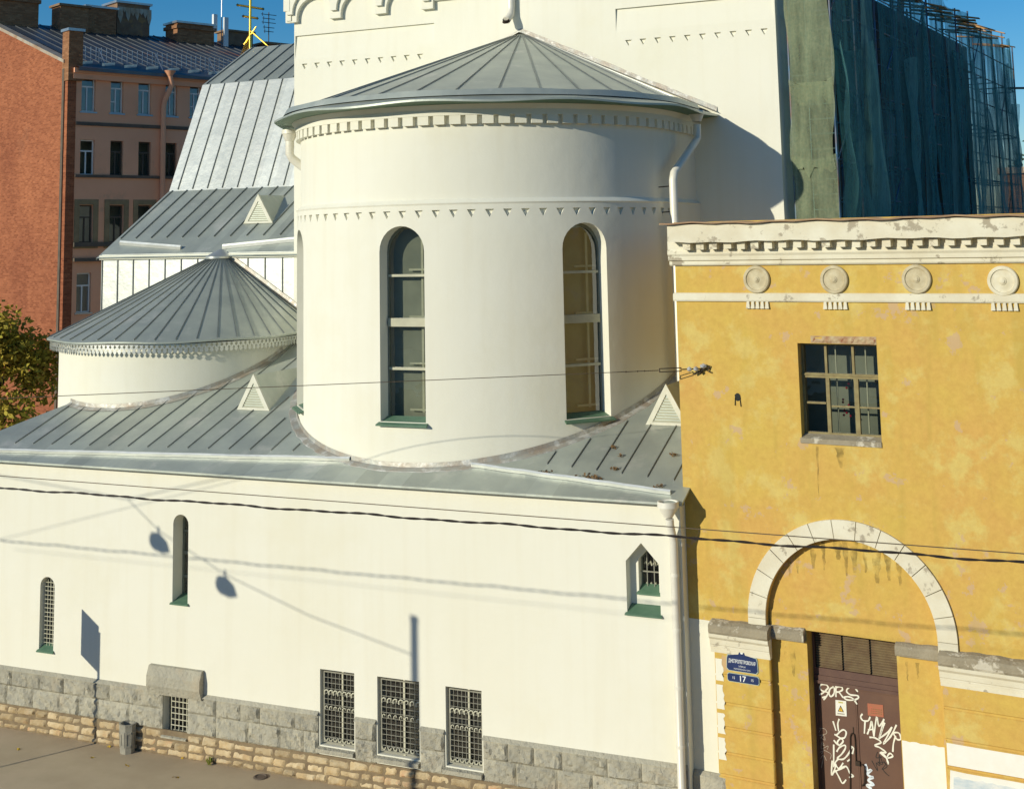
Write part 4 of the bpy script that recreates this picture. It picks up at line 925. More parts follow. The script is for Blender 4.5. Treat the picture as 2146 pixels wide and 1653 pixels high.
for a, b in (((655, 573), (669, 545)),): ribbon(mb, [(668, 535), (660, 556), (672, 556), (664, 578)], .006, d=-.0255)
for x in range(625, 715, 14): Q = [zx(x, 605+(x-625)*.12), zx(x+9, 606+(x-625)*.12), zx(x+9, 622+(x-625)*.12), zx(x, 621+(x-625)*.12)]; mb.quad(*[fY(u, v, DD-.0206) for u, v in Q])
mb.build('sign_print', mat('sign_ink', (.08, .07, .05), None, rough=.6), s)
mb = MB(); Q = [zx(635, 470), zx(700, 478), zx(698, 456), zx(634, 448)]; mb.quad(*[fY(u, v, DD-.0206) for u, v in Q]); mb.build('header_band', mat('sign_olive', (.45, .42, .12), (.6, .5, .2), 30, .6), s)
s = plate([(1040, 640), (1255, 668), (1245, 500), (1032, 475)], DD-.012, .005, 'notice_plate', mat('faded_red_enamel', (.46, .12, .07), (.36, .14, .07), 12, .6)); tag(s, 'small faded red notice plate on the right door leaf', 'sign')
mb = MB()
for r_ in range(3):
    for x in range(1085, 1220, 22): 
        y = 545+r_*28+(x-1085)*.12; Q = [zx(x, y), zx(x+15, y+2), zx(x+15, y+14), zx(x, y+12)]; mb.quad(*[fY(u, v, DD-.0175) for u, v in Q])
mb.build('faded_print', mat('faded_print_ink', (.22, .13, .05), None, rough=.8), s)

# street name plate and number plate
NAVY = mat('navy_enamel', (.018, .035, .11), (.025, .042, .13), 3, .25, spec=.5); PLW = mat('plate_lettering', (.80, .82, .80), None, rough=.4); PLG = mat('plate_rim', (.42, .50, .40), (.36, .44, .40), 9, .4)
def text_obj(s_, fit_w, fit_h, fn, name, m, parent, bold=0.0):
    cu = bpy.data.curves.new('lettering', 'FONT'); cu.body = s_; cu.align_x = 'CENTER'; cu.align_y = 'CENTER'; cu.offset = bold; cu.resolution_u = 3
    to = bpy.data.objects.new('lettering', cu); lk(to); dg = bpy.context.evaluated_depsgraph_get(); me = bpy.data.meshes.new_from_object(to.evaluated_get(dg))
    vs = [v.co.copy() for v in me.vertices]; fs = [tuple(p.vertices) for p in me.polygons]; bpy.data.objects.remove(to); bpy.data.meshes.remove(me)
    x0, x1 = min(v.x for v in vs), max(v.x for v in vs); y0, y1 = min(v.y for v in vs), max(v.y for v in vs)
    mb = MB(); mb.add([fn(((v.x-x0)/(x1-x0)-.5)*fit_w, ((v.y-y0)/(y1-y0)-.5)*fit_h) for v in vs], fs); return mb.build(name, m, parent)
PD = -.098
n0, n1, n2, n3 = yp(1523, 1404, PD), yp(1590, 1412, PD), yp(1587, 1374, PD), yp(1523, 1366, PD)
pw0, pw1 = n0[0], n1[0]; pz0 = (n0[1]+n1[1])/2; pz1 = (n2[1]+n3[1])/2; pc = (pw0+pw1)/2; pw = pw1-pw0; ph = pz1-pz0
def plate_shape(e=0):
    h, w = ph/2-e, pw/2-e; cz = (pz0+pz1)/2; r = .045
    P = [(-w+r, -h), (w-r, -h), (w, -h+r), (w-.012, h-.09), (w-.03, h-.04), (w*.45, h-.01), (w*.22, h+.0), (w*.17, h+.045), (0, h+.07), (-w*.17, h+.045), (-w*.22, h), (-w*.45, h-.01), (-w+.03, h-.04), (-w+.012, h-.09), (-w, -h+r)]
    return [(pc+a, cz+b) for a, b in P]
def fplate(name, P, Q, lab, cat):
    mb = MB(); mb.hull([fY(u, v, PD+.006) for u, v in P], [fY(u, v, PD-.014) for u, v in P]); o = mb.build(name, PLG, None); tag(o, lab, cat)
    mb = MB(); mb.hull([fY(u, v, PD-.012) for u, v in Q], [fY(u, v, PD-.018) for u, v in Q]); mb.build('plate_face', NAVY, o); return o
o = fplate('street_name_plate', plate_shape(), plate_shape(.013), 'navy street name plate with a crested top on the yellow pilaster', 'street sign')
cz = (pz0+pz1)/2
text_obj('ДНЕПРОПЕТРОВСКАЯ', pw*.84, ph*.25, lambda a, b: fY(pc+a, cz+.02+b, PD-.0195), 'street_name', PLW, o, .012)
text_obj('УЛИЦА', pw*.22, ph*.105, lambda a, b: fY(pc+a, cz-ph*.19+b, PD-.0195), 'street_word', PLW, o)
text_obj('DNEPROPETROVSKAYA ULITSA', pw*.52, ph*.07, lambda a, b: fY(pc+a, cz-ph*.345+b, PD-.0195), 'street_name_latin', PLW, o)
mb = MB(); n = 14; mb.quad(*[fY(pc+.03*cos(2*pi*k/n), pz1+.022+.022*sin(2*pi*k/n), PD-.0195) for k in range(n)]); mb.build('crest_dot', PLW, o)
m0, m1, m2, m3 = yp(1525, 1427, PD), yp(1592, 1435, PD), yp(1592, 1417, PD), yp(1525, 1408, PD)
bz0, bz1 = (m0[1]+m1[1])/2, (m2[1]+m3[1])/2
def bar_shape(e): r = .03; a, b, c, d = m0[0]+e, m1[0]-e, bz0+e, bz1-e; return [(a+r, c), (b-r, c), (b, c+r), (b, d-r), (b-r, d), (a+r, d), (a, d-r), (a, c+r)]
o = fplate('house_number_plate', bar_shape(0), bar_shape(.011), 'navy house number plate reading 17 below the street name plate', 'number plate')
bc = (m0[0]+m1[0])/2; bz = (bz0+bz1)/2; bh = bz1-bz0
text_obj('17', pw*.19, bh*.66, lambda a, b: fY(bc+a, bz+b, PD-.0195), 'number', PLW, o, .015)
for s_, k in (('15', -1), ('15', 1)): text_obj(s_, pw*.07, bh*.28, lambda a, b: fY(bc+k*pw*.29+a, bz+b, PD-.0195), 'neighbour_number', PLW, o)

# wall hole with hanging stubs
hx = yp(1546, 832, 0); mb = MB(); n = 12
mb.quad(*[fY(hx[0]+.07*cos(2*pi*k/n)*(1+.2*sin(k*3)), hx[1]+.085*sin(2*pi*k/n), -.003) for k in range(n)]); mb.tube([fY(hx[0]-.05, hx[1], -.01), fY(hx[0]-.06, hx[1]-.17, -.02)], .009, 5); mb.tube([fY(hx[0]+.05, hx[1], -.01), fY(hx[0]+.07, hx[1]-.19, -.02)], .009, 5); mb.build('wall_hole', DARK, yb)

# ================================================================== BRICK APARTMENT HOUSE (far left)
BD = Vector((.3894, .9211, 0)); BN = Vector((-.9211, .3894, 0)); BC = CAMP + ray(139, 300)*62; BC.z = 0
def fB(s, v, w): return BC + BD*s + BN*w + Vector((0, 0, v))
def bp(x, y, w=0):
    q = on_plane(x, y, BC+BN*w, BN)-BC; return q.dot(BD), q.z
def fp(x, y):
    q = on_plane(x, y, BC, BD)-BC; return q.dot(BN), q.z
def brickmat(name, c1, c2, mo, sc, stain=None):
    M = mat(name, c1, c2, .25, .92, bump=0, c3=stain, s3=.35, t3=.6, w3=.25); nt = M.node_tree; N = nt.nodes; L = nt.links; B = N['Principled BSDF']
    src = B.inputs['Base Color'].links[0].from_socket; g = N.new('ShaderNodeNewGeometry'); vm = N.new('ShaderNodeVectorMath'); vm.operation = 'DOT_PRODUCT'; vm.inputs[1].default_value = BN + BD
    L.new(g.outputs['Position'], vm.inputs[0]); sx = N.new('ShaderNodeSeparateXYZ'); L.new(g.outputs['Position'], sx.inputs[0]); cb_ = N.new('ShaderNodeCombineXYZ'); L.new(vm.outputs['Value'], cb_.inputs[0]); L.new(sx.outputs['Z'], cb_.inputs[1])
    b = N.new('ShaderNodeTexBrick'); b.inputs['Scale'].default_value = sc; b.inputs['Mortar Size'].default_value = .016; b.inputs['Mortar Smooth'].default_value = .3; b.inputs['Brick Width'].default_value = .5; b.inputs['Row Height'].default_value = .17
    b.inputs['Color1'].default_value = (1, 1, 1, 1); b.inputs['Color2'].default_value = (.62, .56, .52, 1); b.inputs['Mortar'].default_value = (*mo, 1); L.new(cb_.outputs[0], b.inputs['Vector'])
    x = N.new('ShaderNodeMix'); x.data_type = 'RGBA'; x.blend_type = 'MULTIPLY'; x.inputs[0].default_value = 1; L.new(src, x.inputs[6]); L.new(b.outputs['Color'], x.inputs[7]); L.new(x.outputs[2], B.inputs['Base Color'])
    bu = N.new('ShaderNodeBump'); bu.inputs['Strength'].default_value = .5; bu.inputs['Distance'].default_value = .02; L.new(b.outputs['Fac'], bu.inputs['Height']); bu.invert = True; L.new(bu.outputs[0], B.inputs['Normal'])
    return M
BRICK = brickmat('red_brick', (.43, .16, .075), (.31, .105, .05), (1.15, 1.0, .85), 1.9, (.24, .12, .08))
BRICKC = brickmat('chimney_brick', (.42, .23, .12), (.34, .16, .08), (.8, .7, .55), 1.9, (.22, .13, .08))
PINK = mat('pink_stucco', (.90, .45, .27), (.82, .39, .23), .35, .92, bump=.2, bscale=20, c3=(.60, .34, .22), s3=.7, t3=.6, w3=.15)
OCH = mat('ochre_window_trim', (.33, .24, .13), (.25, .18, .10), 2.5, .9)
STAIN = mat('stained_stone', (.10, .085, .065), (.16, .12, .09), 2, .9)
ROOFD = mat('dark_metal_roof', (.17, .185, .20), (.12, .13, .145), .7, .45, .7, bump=.3, bscale=2.5, c3=(.20, .075, .055), s3=.28, t3=.55, w3=.15)
GUTT = mat('gutter_metal', (.55, .57, .58), (.42, .44, .46), 2, .35, .85)
PVC = mat('white_window_paint', (.74, .76, .76), None, rough=.4); DKW = mat('dark_window_paint', (.07, .055, .04), (.10, .08, .06), 5, .6)
COPE = mat('weathered_coping', (.50, .46, .38), (.42, .27, .16), 1.5, .6, .4)
ap = thing('brick_apartment_house', 'five-storey apartment house with red brick firewall and pink stucco facade', 'building', tuple(fB(5, 0, 4)))
ze = bp(150, 143)[1]; (w1_, z1_), (w0_, z0_) = fp(4, 44), fp(117, 100)
slope = (z1_-z0_)/(w1_-w0_)
BL = 46.0
def rz(w): return ze+.05+slope*(w+.35)
best = min((abs(on_plane(343, 66, fB(0, ze, -.35), (BN*slope*-1+Vector((0, 0, 1))).normalized()).z), 0) for _ in [0])
pr_ = on_plane(343, 62, fB(0, rz(0), 0), (Vector((0, 0, 1))-BN*slope).normalized()); WR = max(4.5, min(11, (pr_-BC).dot(BN)))
mb = MB(); wins = []
rows = [([(171, 200), (232, 258.5), (290, 317), (347, 371), (398, 421)], 200, bp(185, 234.5)[1], bp(185, 157)[1]),
        ([(168, 198), (231, 258), (290, 316), (346, 370), (398, 420)], 330, bp(183, 367)[1], bp(183, 293)[1]),
        ([(166, 194), (229, 258), (289, 316), (345, 370)], 470, bp(180, 509)[1], bp(180, 430)[1]),
        ([(160, 190), (226, 256)], 620, bp(176, 655)[1], bp(176, 572)[1])]
for xs_, ym, zb, zt in rows:
    for k, (a, b) in enumerate(xs_): wins.append((bp(a, ym)[0], bp(b, ym)[0], zb, zt))
    s0, s1 = wins[-1][0], wins[-1][1]; ps = (s1-wins[-len(xs_)][1])/max(1, len(xs_)-1)
    for k in range(1, 5): wins.append((s0+ps*k, s1+ps*k, zb, zt))
dz = rows[1][3]-rows[2][3]
panel(mb, rect(0, BL, 0, ze), [(rect(a, b, c, d), .22, False) for a, b, c, d in wins], fB)
mb.quad(fB(BL, 0, 0), fB(BL, 0, 2*WR), fB(BL, rz(0), 2*WR), fB(BL, rz(WR), WR), fB(BL, ze, 0)); mb.quad(fB(0, 0, 2*WR), fB(0, ze, 2*WR), fB(BL, ze, 2*WR), fB(BL, 0, 2*WR))
mb.build('facade', PINK, ap)
mb = MB(); mb.quad(fB(0, 0, -.01), fB(0, 0, 2*WR), fB(0, rz(-.3), 2*WR+.3), fB(0, rz(WR)-.02, WR), fB(0, rz(-.01)-.02, -.01)); mb.quad(fB(-.012, 0, .35), fB(-.0, 0, -.012), fB(.42, 0, -.014), fB(.42, ze-.1, -.014), fB(0, ze-.1, -.012))
mb.build('firewall', BRICK, ap)
mb = MB(); mb.box((-.06, .28, 0), (0, .50, ze), lambda s, v, w: fB(s, v, w)); mb.build('firewall_chase', STAIN, ap)
mb = MB(); mb.quad(fB(.3, 0, .9), fB(BL-.5, 0, .9), fB(BL-.5, ze-.2, .9), fB(.3, ze-.2, .9)); mb.build('rooms', DIM, ap)
for i, (a, b, c, d) in enumerate(wins):
    light = i < 9 or c > rows[0][2]-.1 or abs(a-wins[9][0]) < .01 or c < rows[3][2]+.1
    m_ = PVC if light else DKW; P = rect(a, b, c, d); w_ = b-a; h_ = d-c
    mb = MB(); ring(mb, P, grow(P, -.06), fB, .14, .2); fbox(mb, a+.06, b-.06, c+h_*.66, c+h_*.66+.07, .14, .2, fB); fbox(mb, a+w_*.42, a+w_*.42+.06, c+.06, c+h_*.66, .14, .2, fB)
    if light and i % 3 == 1: fbox(mb, a+.06, a+w_*.42, c+h_*.3, c+h_*.3+.05, .14, .2, fB)
    wn_ = mb.build('window', m_, ap); mb = MB(); mb.quad(*[fB(u, v, .18) for u, v in grow(P, -.04)]); mb.build('pane', GLASS, wn_)
    mb = MB(); mb.box((a-.08, -.06, c-.07), (b+.08, .14, c), lambda s, w, v: fB(s, w, v)); mb.build('sill', GUTT if light else STAIN, wn_)
    if c < rows[2][2]+.2 and c > rows[3][3]:
        mb = MB(); ring(mb, grow(P, .26), grow(P, .02), fB, -.05, .0); mb.build('surround', OCH, wn_)
mb = MB()
for y_, d_, h_ in ((258, .07, .16), (368.5, .10, .13), (513, .16, .2), (545, .22, .16)):
    z = bp(142 if y_ < 400 else 150, y_)[1]; mb.box((.42, -d_, z-h_/2), (BL, .0, z+h_/2), lambda s, w, v: fB(s, w, v))
mb.build('string_course', STAIN, ap)
mb = MB(); mb.box((.2, -.28, ze-.22), (BL, 0, ze), lambda s, w, v: fB(s, w, v)); mb.box((.2, -.18, ze-.5), (BL, 0, ze-.22), lambda s, w, v: fB(s, w, v)); mb.build('cornice', PINK, ap)
mb = MB()
for s_ in (1, -1):
    f = (lambda s, w: fB(s, rz(w), w)) if s_ == 1 else (lambda s, w: fB(s, rz(w), 2*WR-w))
    mb.quad(f(.35, -.45), f(BL, -.45), f(BL, WR), f(.35, WR))
mb.quad(fB(.35, rz(-.45), -.45), fB(BL, rz(-.45), -.45), fB(BL, rz(-.45)-.16, -.45), fB(.35, rz(-.45)-.16, -.45)); mb.quad(fB(.35, rz(-.45)-.16, -.45), fB(BL, rz(-.45)-.16, -.45), fB(BL, ze-.02, 0), fB(.35, ze-.02, 0))
rf = mb.build('roof', ROOFD, ap)
mb = MB(); s_ = .8; RB = random.Random(8)
while s_ < BL:
    mb.hull([fB(s_-.02, rz(.9), .9), fB(s_+.02, rz(.9), .9), fB(s_+.02, rz(WR), WR), fB(s_-.02, rz(WR), WR)], [fB(s_-.012, rz(.9)+.05, .9), fB(s_+.012, rz(.9)+.05, .9), fB(s_+.012, rz(WR)+.05, WR), fB(s_-.012, rz(WR)+.05, WR)]); s_ += .62
mb.build('seams', ROOFD, rf)
mb = MB(); s_ = .6
while s_ < BL-2:                     # stepped gutter pieces near the eave
    e = .9; mb.hull([fB(s_, rz(.15), .15), fB(s_+e, rz(.62), .62), fB(s_+e, rz(.66), .66), fB(s_, rz(.19), .19)], [fB(s_, rz(.15)+.14, .13), fB(s_+e, rz(.62)+.14, .60), fB(s_+e, rz(.66)+.1, .66), fB(s_, rz(.19)+.1, .19)]); s_ += 1.15
mb.build('gutter', GUTT, rf)
mb = MB(); s_ = .5; wr = 1.0
while s_ < 26:
    mb.tube([fB(s_, rz(wr)+.08, wr), fB(s_, rz(wr)+.75, wr)], .018, 5); s_ += .27
for zz in (.16, .5): mb.tube([fB(.5, rz(wr)+zz, wr), fB(26, rz(wr)+zz, wr)], .016, 5)
for s_ in range(2, 26, 3): mb.tube([fB(s_, rz(wr)+.65, wr), fB(s_, rz(wr-.75)+.03, wr-.75)], .022, 5); mb.tube([fB(s_, rz(wr)+.7, wr), fB(s_, rz(wr-.0)-.3, wr)], .025, 5)
mb.build('roof_railing', GUTT, rf)
mb = MB(); mb.hull([fB(-.12, rz(.25)+.0, .25), fB(.38, rz(.25)+.0, .25), fB(.38, rz(WR)+.0, WR), fB(-.12, rz(WR)+.0, WR)], [fB(-.12, rz(.25)+.16, .25), fB(.38, rz(.25)+.16, .25), fB(.38, rz(WR)+.16, WR), fB(-.12, rz(WR)+.16, WR)]); mb.build('coping', COPE, ap)
p0, p1 = bp(124, 110), bp(150, 66); mb = MB(); mb.box((-.05, -.15, ze-.6), (.65, .55, p1[1]), lambda s, w, v: fB(s, w, v)); mb.build('parapet_pier', BRICKC, ap)
mb = MB(); mb.box((-.12, -.22, p1[1]), (.72, .62, p1[1]+.13), lambda s, w, v: fB(s, w, v)); mb.build('pier_cap', GUTT, ap)
def chimney(xa, xb, yt, w, dep, m, cap=None, flared=False):
    s0, z = bp(xa, yt, w-dep/2); s1, _ = bp(xb, yt, w-dep/2); zb = rz(w)-2.2
    mb = MB(); mb.box((s0, w-dep/2, zb), (s1, w+dep/2, z), lambda s, w_, v: fB(s, w_, v))
    if flared: mb.box((s0-.1, w-dep/2-.1, z-.32), (s1+.1, w+dep/2+.1, z-.12), lambda s, w_, v: fB(s, w_, v))
    c = mb.build('chimney', m, rf)
    if cap:
        mb = MB(); mb.box((s0-.12, w-dep/2-.12, z), (s1+.12, w+dep/2+.12, z+.12), lambda s, w_, v: fB(s, w_, v)); mb.build('cap', cap, c)
    return c
wk = WR-.2
chimney(-12, 82, -14, wk-.4, 1.2, BRICKC, None, True); chimney(127, 186, 12, wk-.6, 1.1, BRICKC, SHEET); chimney(182, 244, 15, wk-.3, 1.2, BRICKC, GUTT)
c = chimney(246, 314, 6, wk+.4, 1.6, RUST, GUTT)
s0, z = bp(246, 14, wk-.42); s1 = bp(314, 14, wk-.42)[0]; mb = MB(); RB = random.Random(2); k = 0; u = s0+.03
while u < s1-.1:
    wd = RB.uniform(.14, .32); l = RB.uniform(.25, 1.0); mb.hull([fB(u, z-l*.6, wk-.44), fB(u+wd*.5, z-l, wk-.47), fB(u+wd, z-l*.5, wk-.44)], [fB(u, z, wk-.43), fB(u+wd*.5, z, wk-.44), fB(u+wd, z, wk-.43)]); u += wd*1.05
mb.build('torn_cladding', COPE, c)
chimney(372, 449, 48, wk-.5, 1.4, BRICKC, GUTT, True); chimney(475, 530, 66, wk+.2, 1.1, RUST, SHEET); chimney(557, 640, 92, wk, 1.2, BRICKC, SHEET)
mb = MB(); e = bp(352, 152)
for pts in ([fB(e[0]-.2, ze-.05, -.55), fB(e[0]-.05, ze-.55, -.5), fB(e[0]-.25, ze-1.25, -.2), fB(e[0]-.3, ze-1.6, -.16), fB(e[0]-.3, 1, -.16)],): mb.tube(pts, .13, 10)
mb.lathe(fB(e[0]-.2, ze+.15, -.55), [(.13, -.25), (.3, 0), (.28, 0)], 12); mb.build('downpipe', PINK, ap, True, 50)
# aerials on that roof
pa = bp(464, 97, wk-1.2); t = thing('panel_antenna', 'white panel antenna on a mast beside the chimney of the brick house', 'antenna', tuple(fB(pa[0], pa[1]-.4, wk-1.2)))
mb = MB(); mb.tube([fB(pa[0], pa[1]-.5, wk-1.2), fB(pa[0], pa[1]+3.6, wk-1.2)], .03, 6); mb.build('mast', GUTT, t)
mb = MB(); q0 = bp(468, 98, wk-1.4); mb.box((q0[0]+.0, wk-1.5, q0[1]), (q0[0]+.28, wk-1.36, q0[1]+1.75), lambda s, w, v: fB(s, w, v)); mb.box((q0[0]-.6, wk-1.3, q0[1]+.9), (q0[0]-.35, wk-1.1, q0[1]+1.9), lambda s, w, v: fB(s, w, v)); mb.build('antenna_panel', PVC, t)
pa = bp(563, 92, wk-.6); t = thing('tv_aerial', 'dark television aerial with many crossbars on the far chimney', 'antenna', tuple(fB(pa[0], pa[1], wk-.6)))
mb = MB(); mb.tube([fB(pa[0], pa[1]-.8, wk-.6), fB(pa[0], pa[1]+1.95, wk-.6)], .03, 6); mb.build('mast', DARKIRON, t)
mb = MB()
for zz, l in ((1.8, .55), (1.55, .45), (1.3, .5), (1.0, .4), (.75, .35)): mb.tube([fB(pa[0]-l, pa[1]+zz, wk-.6), fB(pa[0]+l, pa[1]+zz, wk-.6)], .022, 5); mb.tube([fB(pa[0]-l*.8, pa[1]+zz-.12, wk-.6), fB(pa[0]-l*.8, pa[1]+zz+.12, wk-.6)], .02, 5)
mb.build('crossbars', DARKIRON, t)

# ================================================================== SCAFFOLDED BUILDING (behind, right)
S0 = onY(1760, 445, 8.45); S0.z = 0; SL, SW = 26.5, 1.22
def fS_(d, v, o): return S0 + YN*d - YD*o + Vector((0, 0, v))
def sp_(x, y, o=0):
    q = on_plane(x, y, S0-YD*o, YD)-S0; return q.dot(YN), q.z
STOP = sp_(2098, 100)[1]
POLE = mat('scaffold_paint', (.05, .16, .30), (.16, .10, .07), 1.2, .5, .3); PLANK = mat('scaffold_plank', (.32, .20, .10), (.22, .14, .08), 2, .85)
TIMB = mat('raw_timber', (.58, .32, .13), (.48, .26, .10), 4, .8)
OLDB = mat('unfinished_masonry', (.16, .125, .10), (.22, .18, .15), .5, .95, bump=.3, bscale=6, c3=(.30, .28, .26), s3=.25, t3=.6)
LSH = mat('pale_window_sheet', (.36, .38, .40), (.26, .28, .30), .8, .7)
ub = thing('unfinished_building', 'dark masonry building under renovation behind green scaffold netting', 'building', tuple(fS_(10, 0, 6)))
mb = MB(); holes = []; WB = 25.2
for r in range(6):
    for k in range(8): holes.append((rect(4.6+k*2.45, 5.9+k*2.45, 1.4+3.3*r, 3.5+3.3*r), .3, True))
fo = lambda u, v, d: fS_(u, v, SW+.45+d)
panel(mb, rect(4, WB, 0, STOP+.3), holes, fo); mb.quad(fS_(4, 0, SW+.45), fS_(4, STOP+.3, SW+.45), fS_(4, STOP+.3, 11), fS_(4, 0, 11)); mb.quad(fS_(WB, 0, SW+.45), fS_(WB, 0, 11), fS_(WB, STOP+.3, 11), fS_(WB, STOP+.3, SW+.45))
mb.quad(fS_(4, STOP+.3, SW+.45), fS_(WB, STOP+.3, SW+.45), fS_(WB, STOP+1.2, 6), fS_(4, STOP+1.2, 6)); mb.build('wall', OLDB, ub)
RS = random.Random(9)
for hh in holes:
    if RS.random() < .6:
        u0, u1, v0, v1 = hh[0][0][0], hh[0][1][0], hh[0][0][1], hh[0][2][1]; mb = MB(); mb.box((u0, .28, v0), (u1, .32, v1-RS.choice((0, 0, .5, 1))), lambda u, d, v: fo(u, v, d)); fbox(mb, (u0+u1)/2-.04, (u0+u1)/2+.04, v0, v1, .2, .28, fo); mb.build('window', LSH, ub)
for k in range(70):                   # rafters and loose boards at the eave
    d = RS.uniform(1, SL-2); l = RS.uniform(.5, 1.8); z = STOP+RS.uniform(-.25, .25); a = RS.uniform(-.35, .35); o = RS.uniform(-.75, .1)
    A = fS_(d, z, o); D_ = (-YD*1 + YN*a + Vector((0, 0, RS.uniform(.1, .45)))).normalized()*l; n = YN*RS.uniform(.05, .13); u_ = Vector((0, 0, .045))
    mb = MB(); mb.hull([A-n, A+n, A+n+D_, A-n+D_], [A-n+u_, A+n+u_, A+n+D_+u_, A-n+D_+u_]); mb.build('roof_timber', TIMB, ub)
sc_ = thing('scaffolding', 'tall tube scaffolding hung with ragged green debris netting', 'scaffolding', tuple(fS_(12, 0, .6)))
mb = MB(); nb = 12; bl_ = SL/nb; lifts = [2.05*k for k in range(1, 11) if 2.05*k+1 < STOP+.3]
for k in range(nb+1):
    for o in (0, SW): mb.tube([fS_(k*bl_, 0, o), fS_(k*bl_, STOP+.3+.2*(k % 3), o)], .032, 6)
mb.build('standards', POLE, sc_)
mb = MB()
for z in lifts:
    for o in (0, SW):
        for dz_ in (0, 1.0): mb.tube([fS_(0, z+dz_, o), fS_(SL, z+dz_, o)], .024, 5)
    for k in range(nb+1): mb.tube([fS_(k*bl_, z, 0), fS_(k*bl_, z, SW)], .024, 5)
mb.build('ledgers', POLE, sc_)
for i, z in enumerate(lifts):
    for k in range(nb):
        if (k+2*i) % 4 == 0: mb = MB(); mb.tube([fS_(k*bl_, z, -.04), fS_((k+1)*bl_, z+2, -.04)], .02, 5); mb.build('brace', POLE, sc_)
mb = MB(); z = .3
while z < STOP: mb.tube([fS_(.07, z, -.02), fS_(.07, z, .72 if int(z/.41) % 5 else SW)], .011, 5); z += .41
for o in (-.02, .72): mb.tube([fS_(.07, 0, o), fS_(.07, STOP, o)], .014, 5)
mb.build('ladder', mat('pale_blue_tube', (.16, .34, .36), (.24, .33, .27), 1.5, .5, .3), sc_)
mb = MB()
for i, z in enumerate(lifts):
    for k in range(nb):
        for o in (.12, .42, .72, 1.02):
            if RS.random() < .85: a = RS.uniform(-.1, .1); mb.box((k*bl_+a, z+.03, o), ((k+1)*bl_+a, z+.08, o+.27), fS_)
mb.build('planks', PLANK, sc_)
def netmat(name, c1, c2, op):
    M = bpy.data.materials.new(name); M.use_nodes = True; nt = M.node_tree; N = nt.nodes; L = nt.links; N.remove(N['Principled BSDF'])
    g = N.new('ShaderNodeNewGeometry'); mp = N.new('ShaderNodeMapping'); mp.inputs['Scale'].default_value = (2.2, 2.2, .35); L.new(g.outputs['Position'], mp.inputs[0])
    n = N.new('ShaderNodeTexNoise'); n.inputs['Scale'].default_value = 1.5; n.inputs['Detail'].default_value = 7; n.inputs['Roughness'].default_value = .7; L.new(mp.outputs[0], n.inputs['Vector'])
    n2 = N.new('ShaderNodeTexNoise'); n2.inputs['Scale'].default_value = 14; n2.inputs['Detail'].default_value = 4; L.new(g.outputs['Position'], n2.inputs['Vector'])
    cm = N.new('ShaderNodeMix'); cm.data_type = 'RGBA'; L.new(n2.outputs['Fac'], cm.inputs[0]); cm.inputs[6].default_value = (*c1, 1); cm.inputs[7].default_value = (*c2, 1)
    d = N.new('ShaderNodeBsdfDiffuse'); tl = N.new('ShaderNodeBsdfTranslucent'); L.new(cm.outputs[2], d.inputs[0]); L.new(cm.outputs[2], tl.inputs[0])
    a = N.new('ShaderNodeMixShader'); a.inputs[0].default_value = .35; L.new(d.outputs[0], a.inputs[1]); L.new(tl.outputs[0], a.inputs[2])
    t = N.new('ShaderNodeBsdfTransparent'); r = N.new('ShaderNodeMapRange'); r.inputs[1].default_value = .3; r.inputs[2].default_value = .72; r.inputs[3].default_value = op-.3; r.inputs[4].default_value = op+.28; L.new(n.outputs['Fac'], r.inputs[0])
    m_ = N.new('ShaderNodeMixShader'); L.new(r.outputs[0], m_.inputs[0]); L.new(t.outputs[0], m_.inputs[1]); L.new(a.outputs[0], m_.inputs[2]); L.new(m_.outputs[0], N['Material Output'].inputs[0]); return M
NET = netmat('green_debris_net', (.09, .27, .27), (.18, .42, .40), .60); NETS = netmat('sunlit_debris_net', (.22, .31, .20), (.48, .50, .31), .66); NETL = netmat('pale_debris_net', (.18, .44, .42), (.30, .55, .50), .62)  # NETS colours the same netting brighter and yellower to imitate sunlight
def net(d0, d1, z0, z1, seed, m_, fn, amp=.10):
    R = random.Random(seed); nu, nv = 8, 22; ph_ = [R.uniform(0, 6) for _ in range(5)]; V = []
    for j in range(nv+1):
        for i in range(nu+1):
            a, b = i/nu, j/nv; sag = (sin(a*pi)*.25*sin(ph_[0]) if j == nv else 0)+(R.uniform(-.3, .3) if j == 0 else 0)
            o = -.07+amp*(sin(a*9+ph_[1]+b*3)*.5+sin(b*17+ph_[2]+a*4)*.35+sin(a*4+b*5+ph_[3])*.5) - .06*b*(1-b)
            V.append(fn(d0+(d1-d0)*a+.22*(1-b)*sin(ph_[4]+b*6)*(.3+.7*b), z0+(z1-z0)*b+sag, o))
    mb = MB(); mb.add(V, [(j*(nu+1)+i, j*(nu+1)+i+1, (j+1)*(nu+1)+i+1, (j+1)*(nu+1)+i) for j in range(nv) for i in range(nu)]); return mb.build('debris_net', m_, sc_, True, 80)
for k in range(nb):
    a = k*bl_+RS.uniform(-.1, .35); b = (k+1)*bl_+RS.uniform(-.35, .25)
    net(a, b, RS.uniform(.5, 2), STOP+.5-RS.choice((0, .2, .5))-(.5 if k in (4,) else 0), 40+k, NETL if k in (1, 4, 6, 7) else NET, fS_)
    if k not in (2, 5): net(a+RS.uniform(-.4, .8), b+RS.uniform(-.9, .2), RS.uniform(9, 13), STOP-RS.uniform(0, 3), 70+k, NETL if k % 2 else NET, lambda d, v, o: fS_(d, v, o-.16), .14)
for k in (8, 9, 10, 11): net(k*bl_-.2, (k+1)*bl_+.1, 2, STOP+.2, 90+k, NETL if k % 2 else NET, lambda d, v, o: fS_(d, v, o+.12), .06)
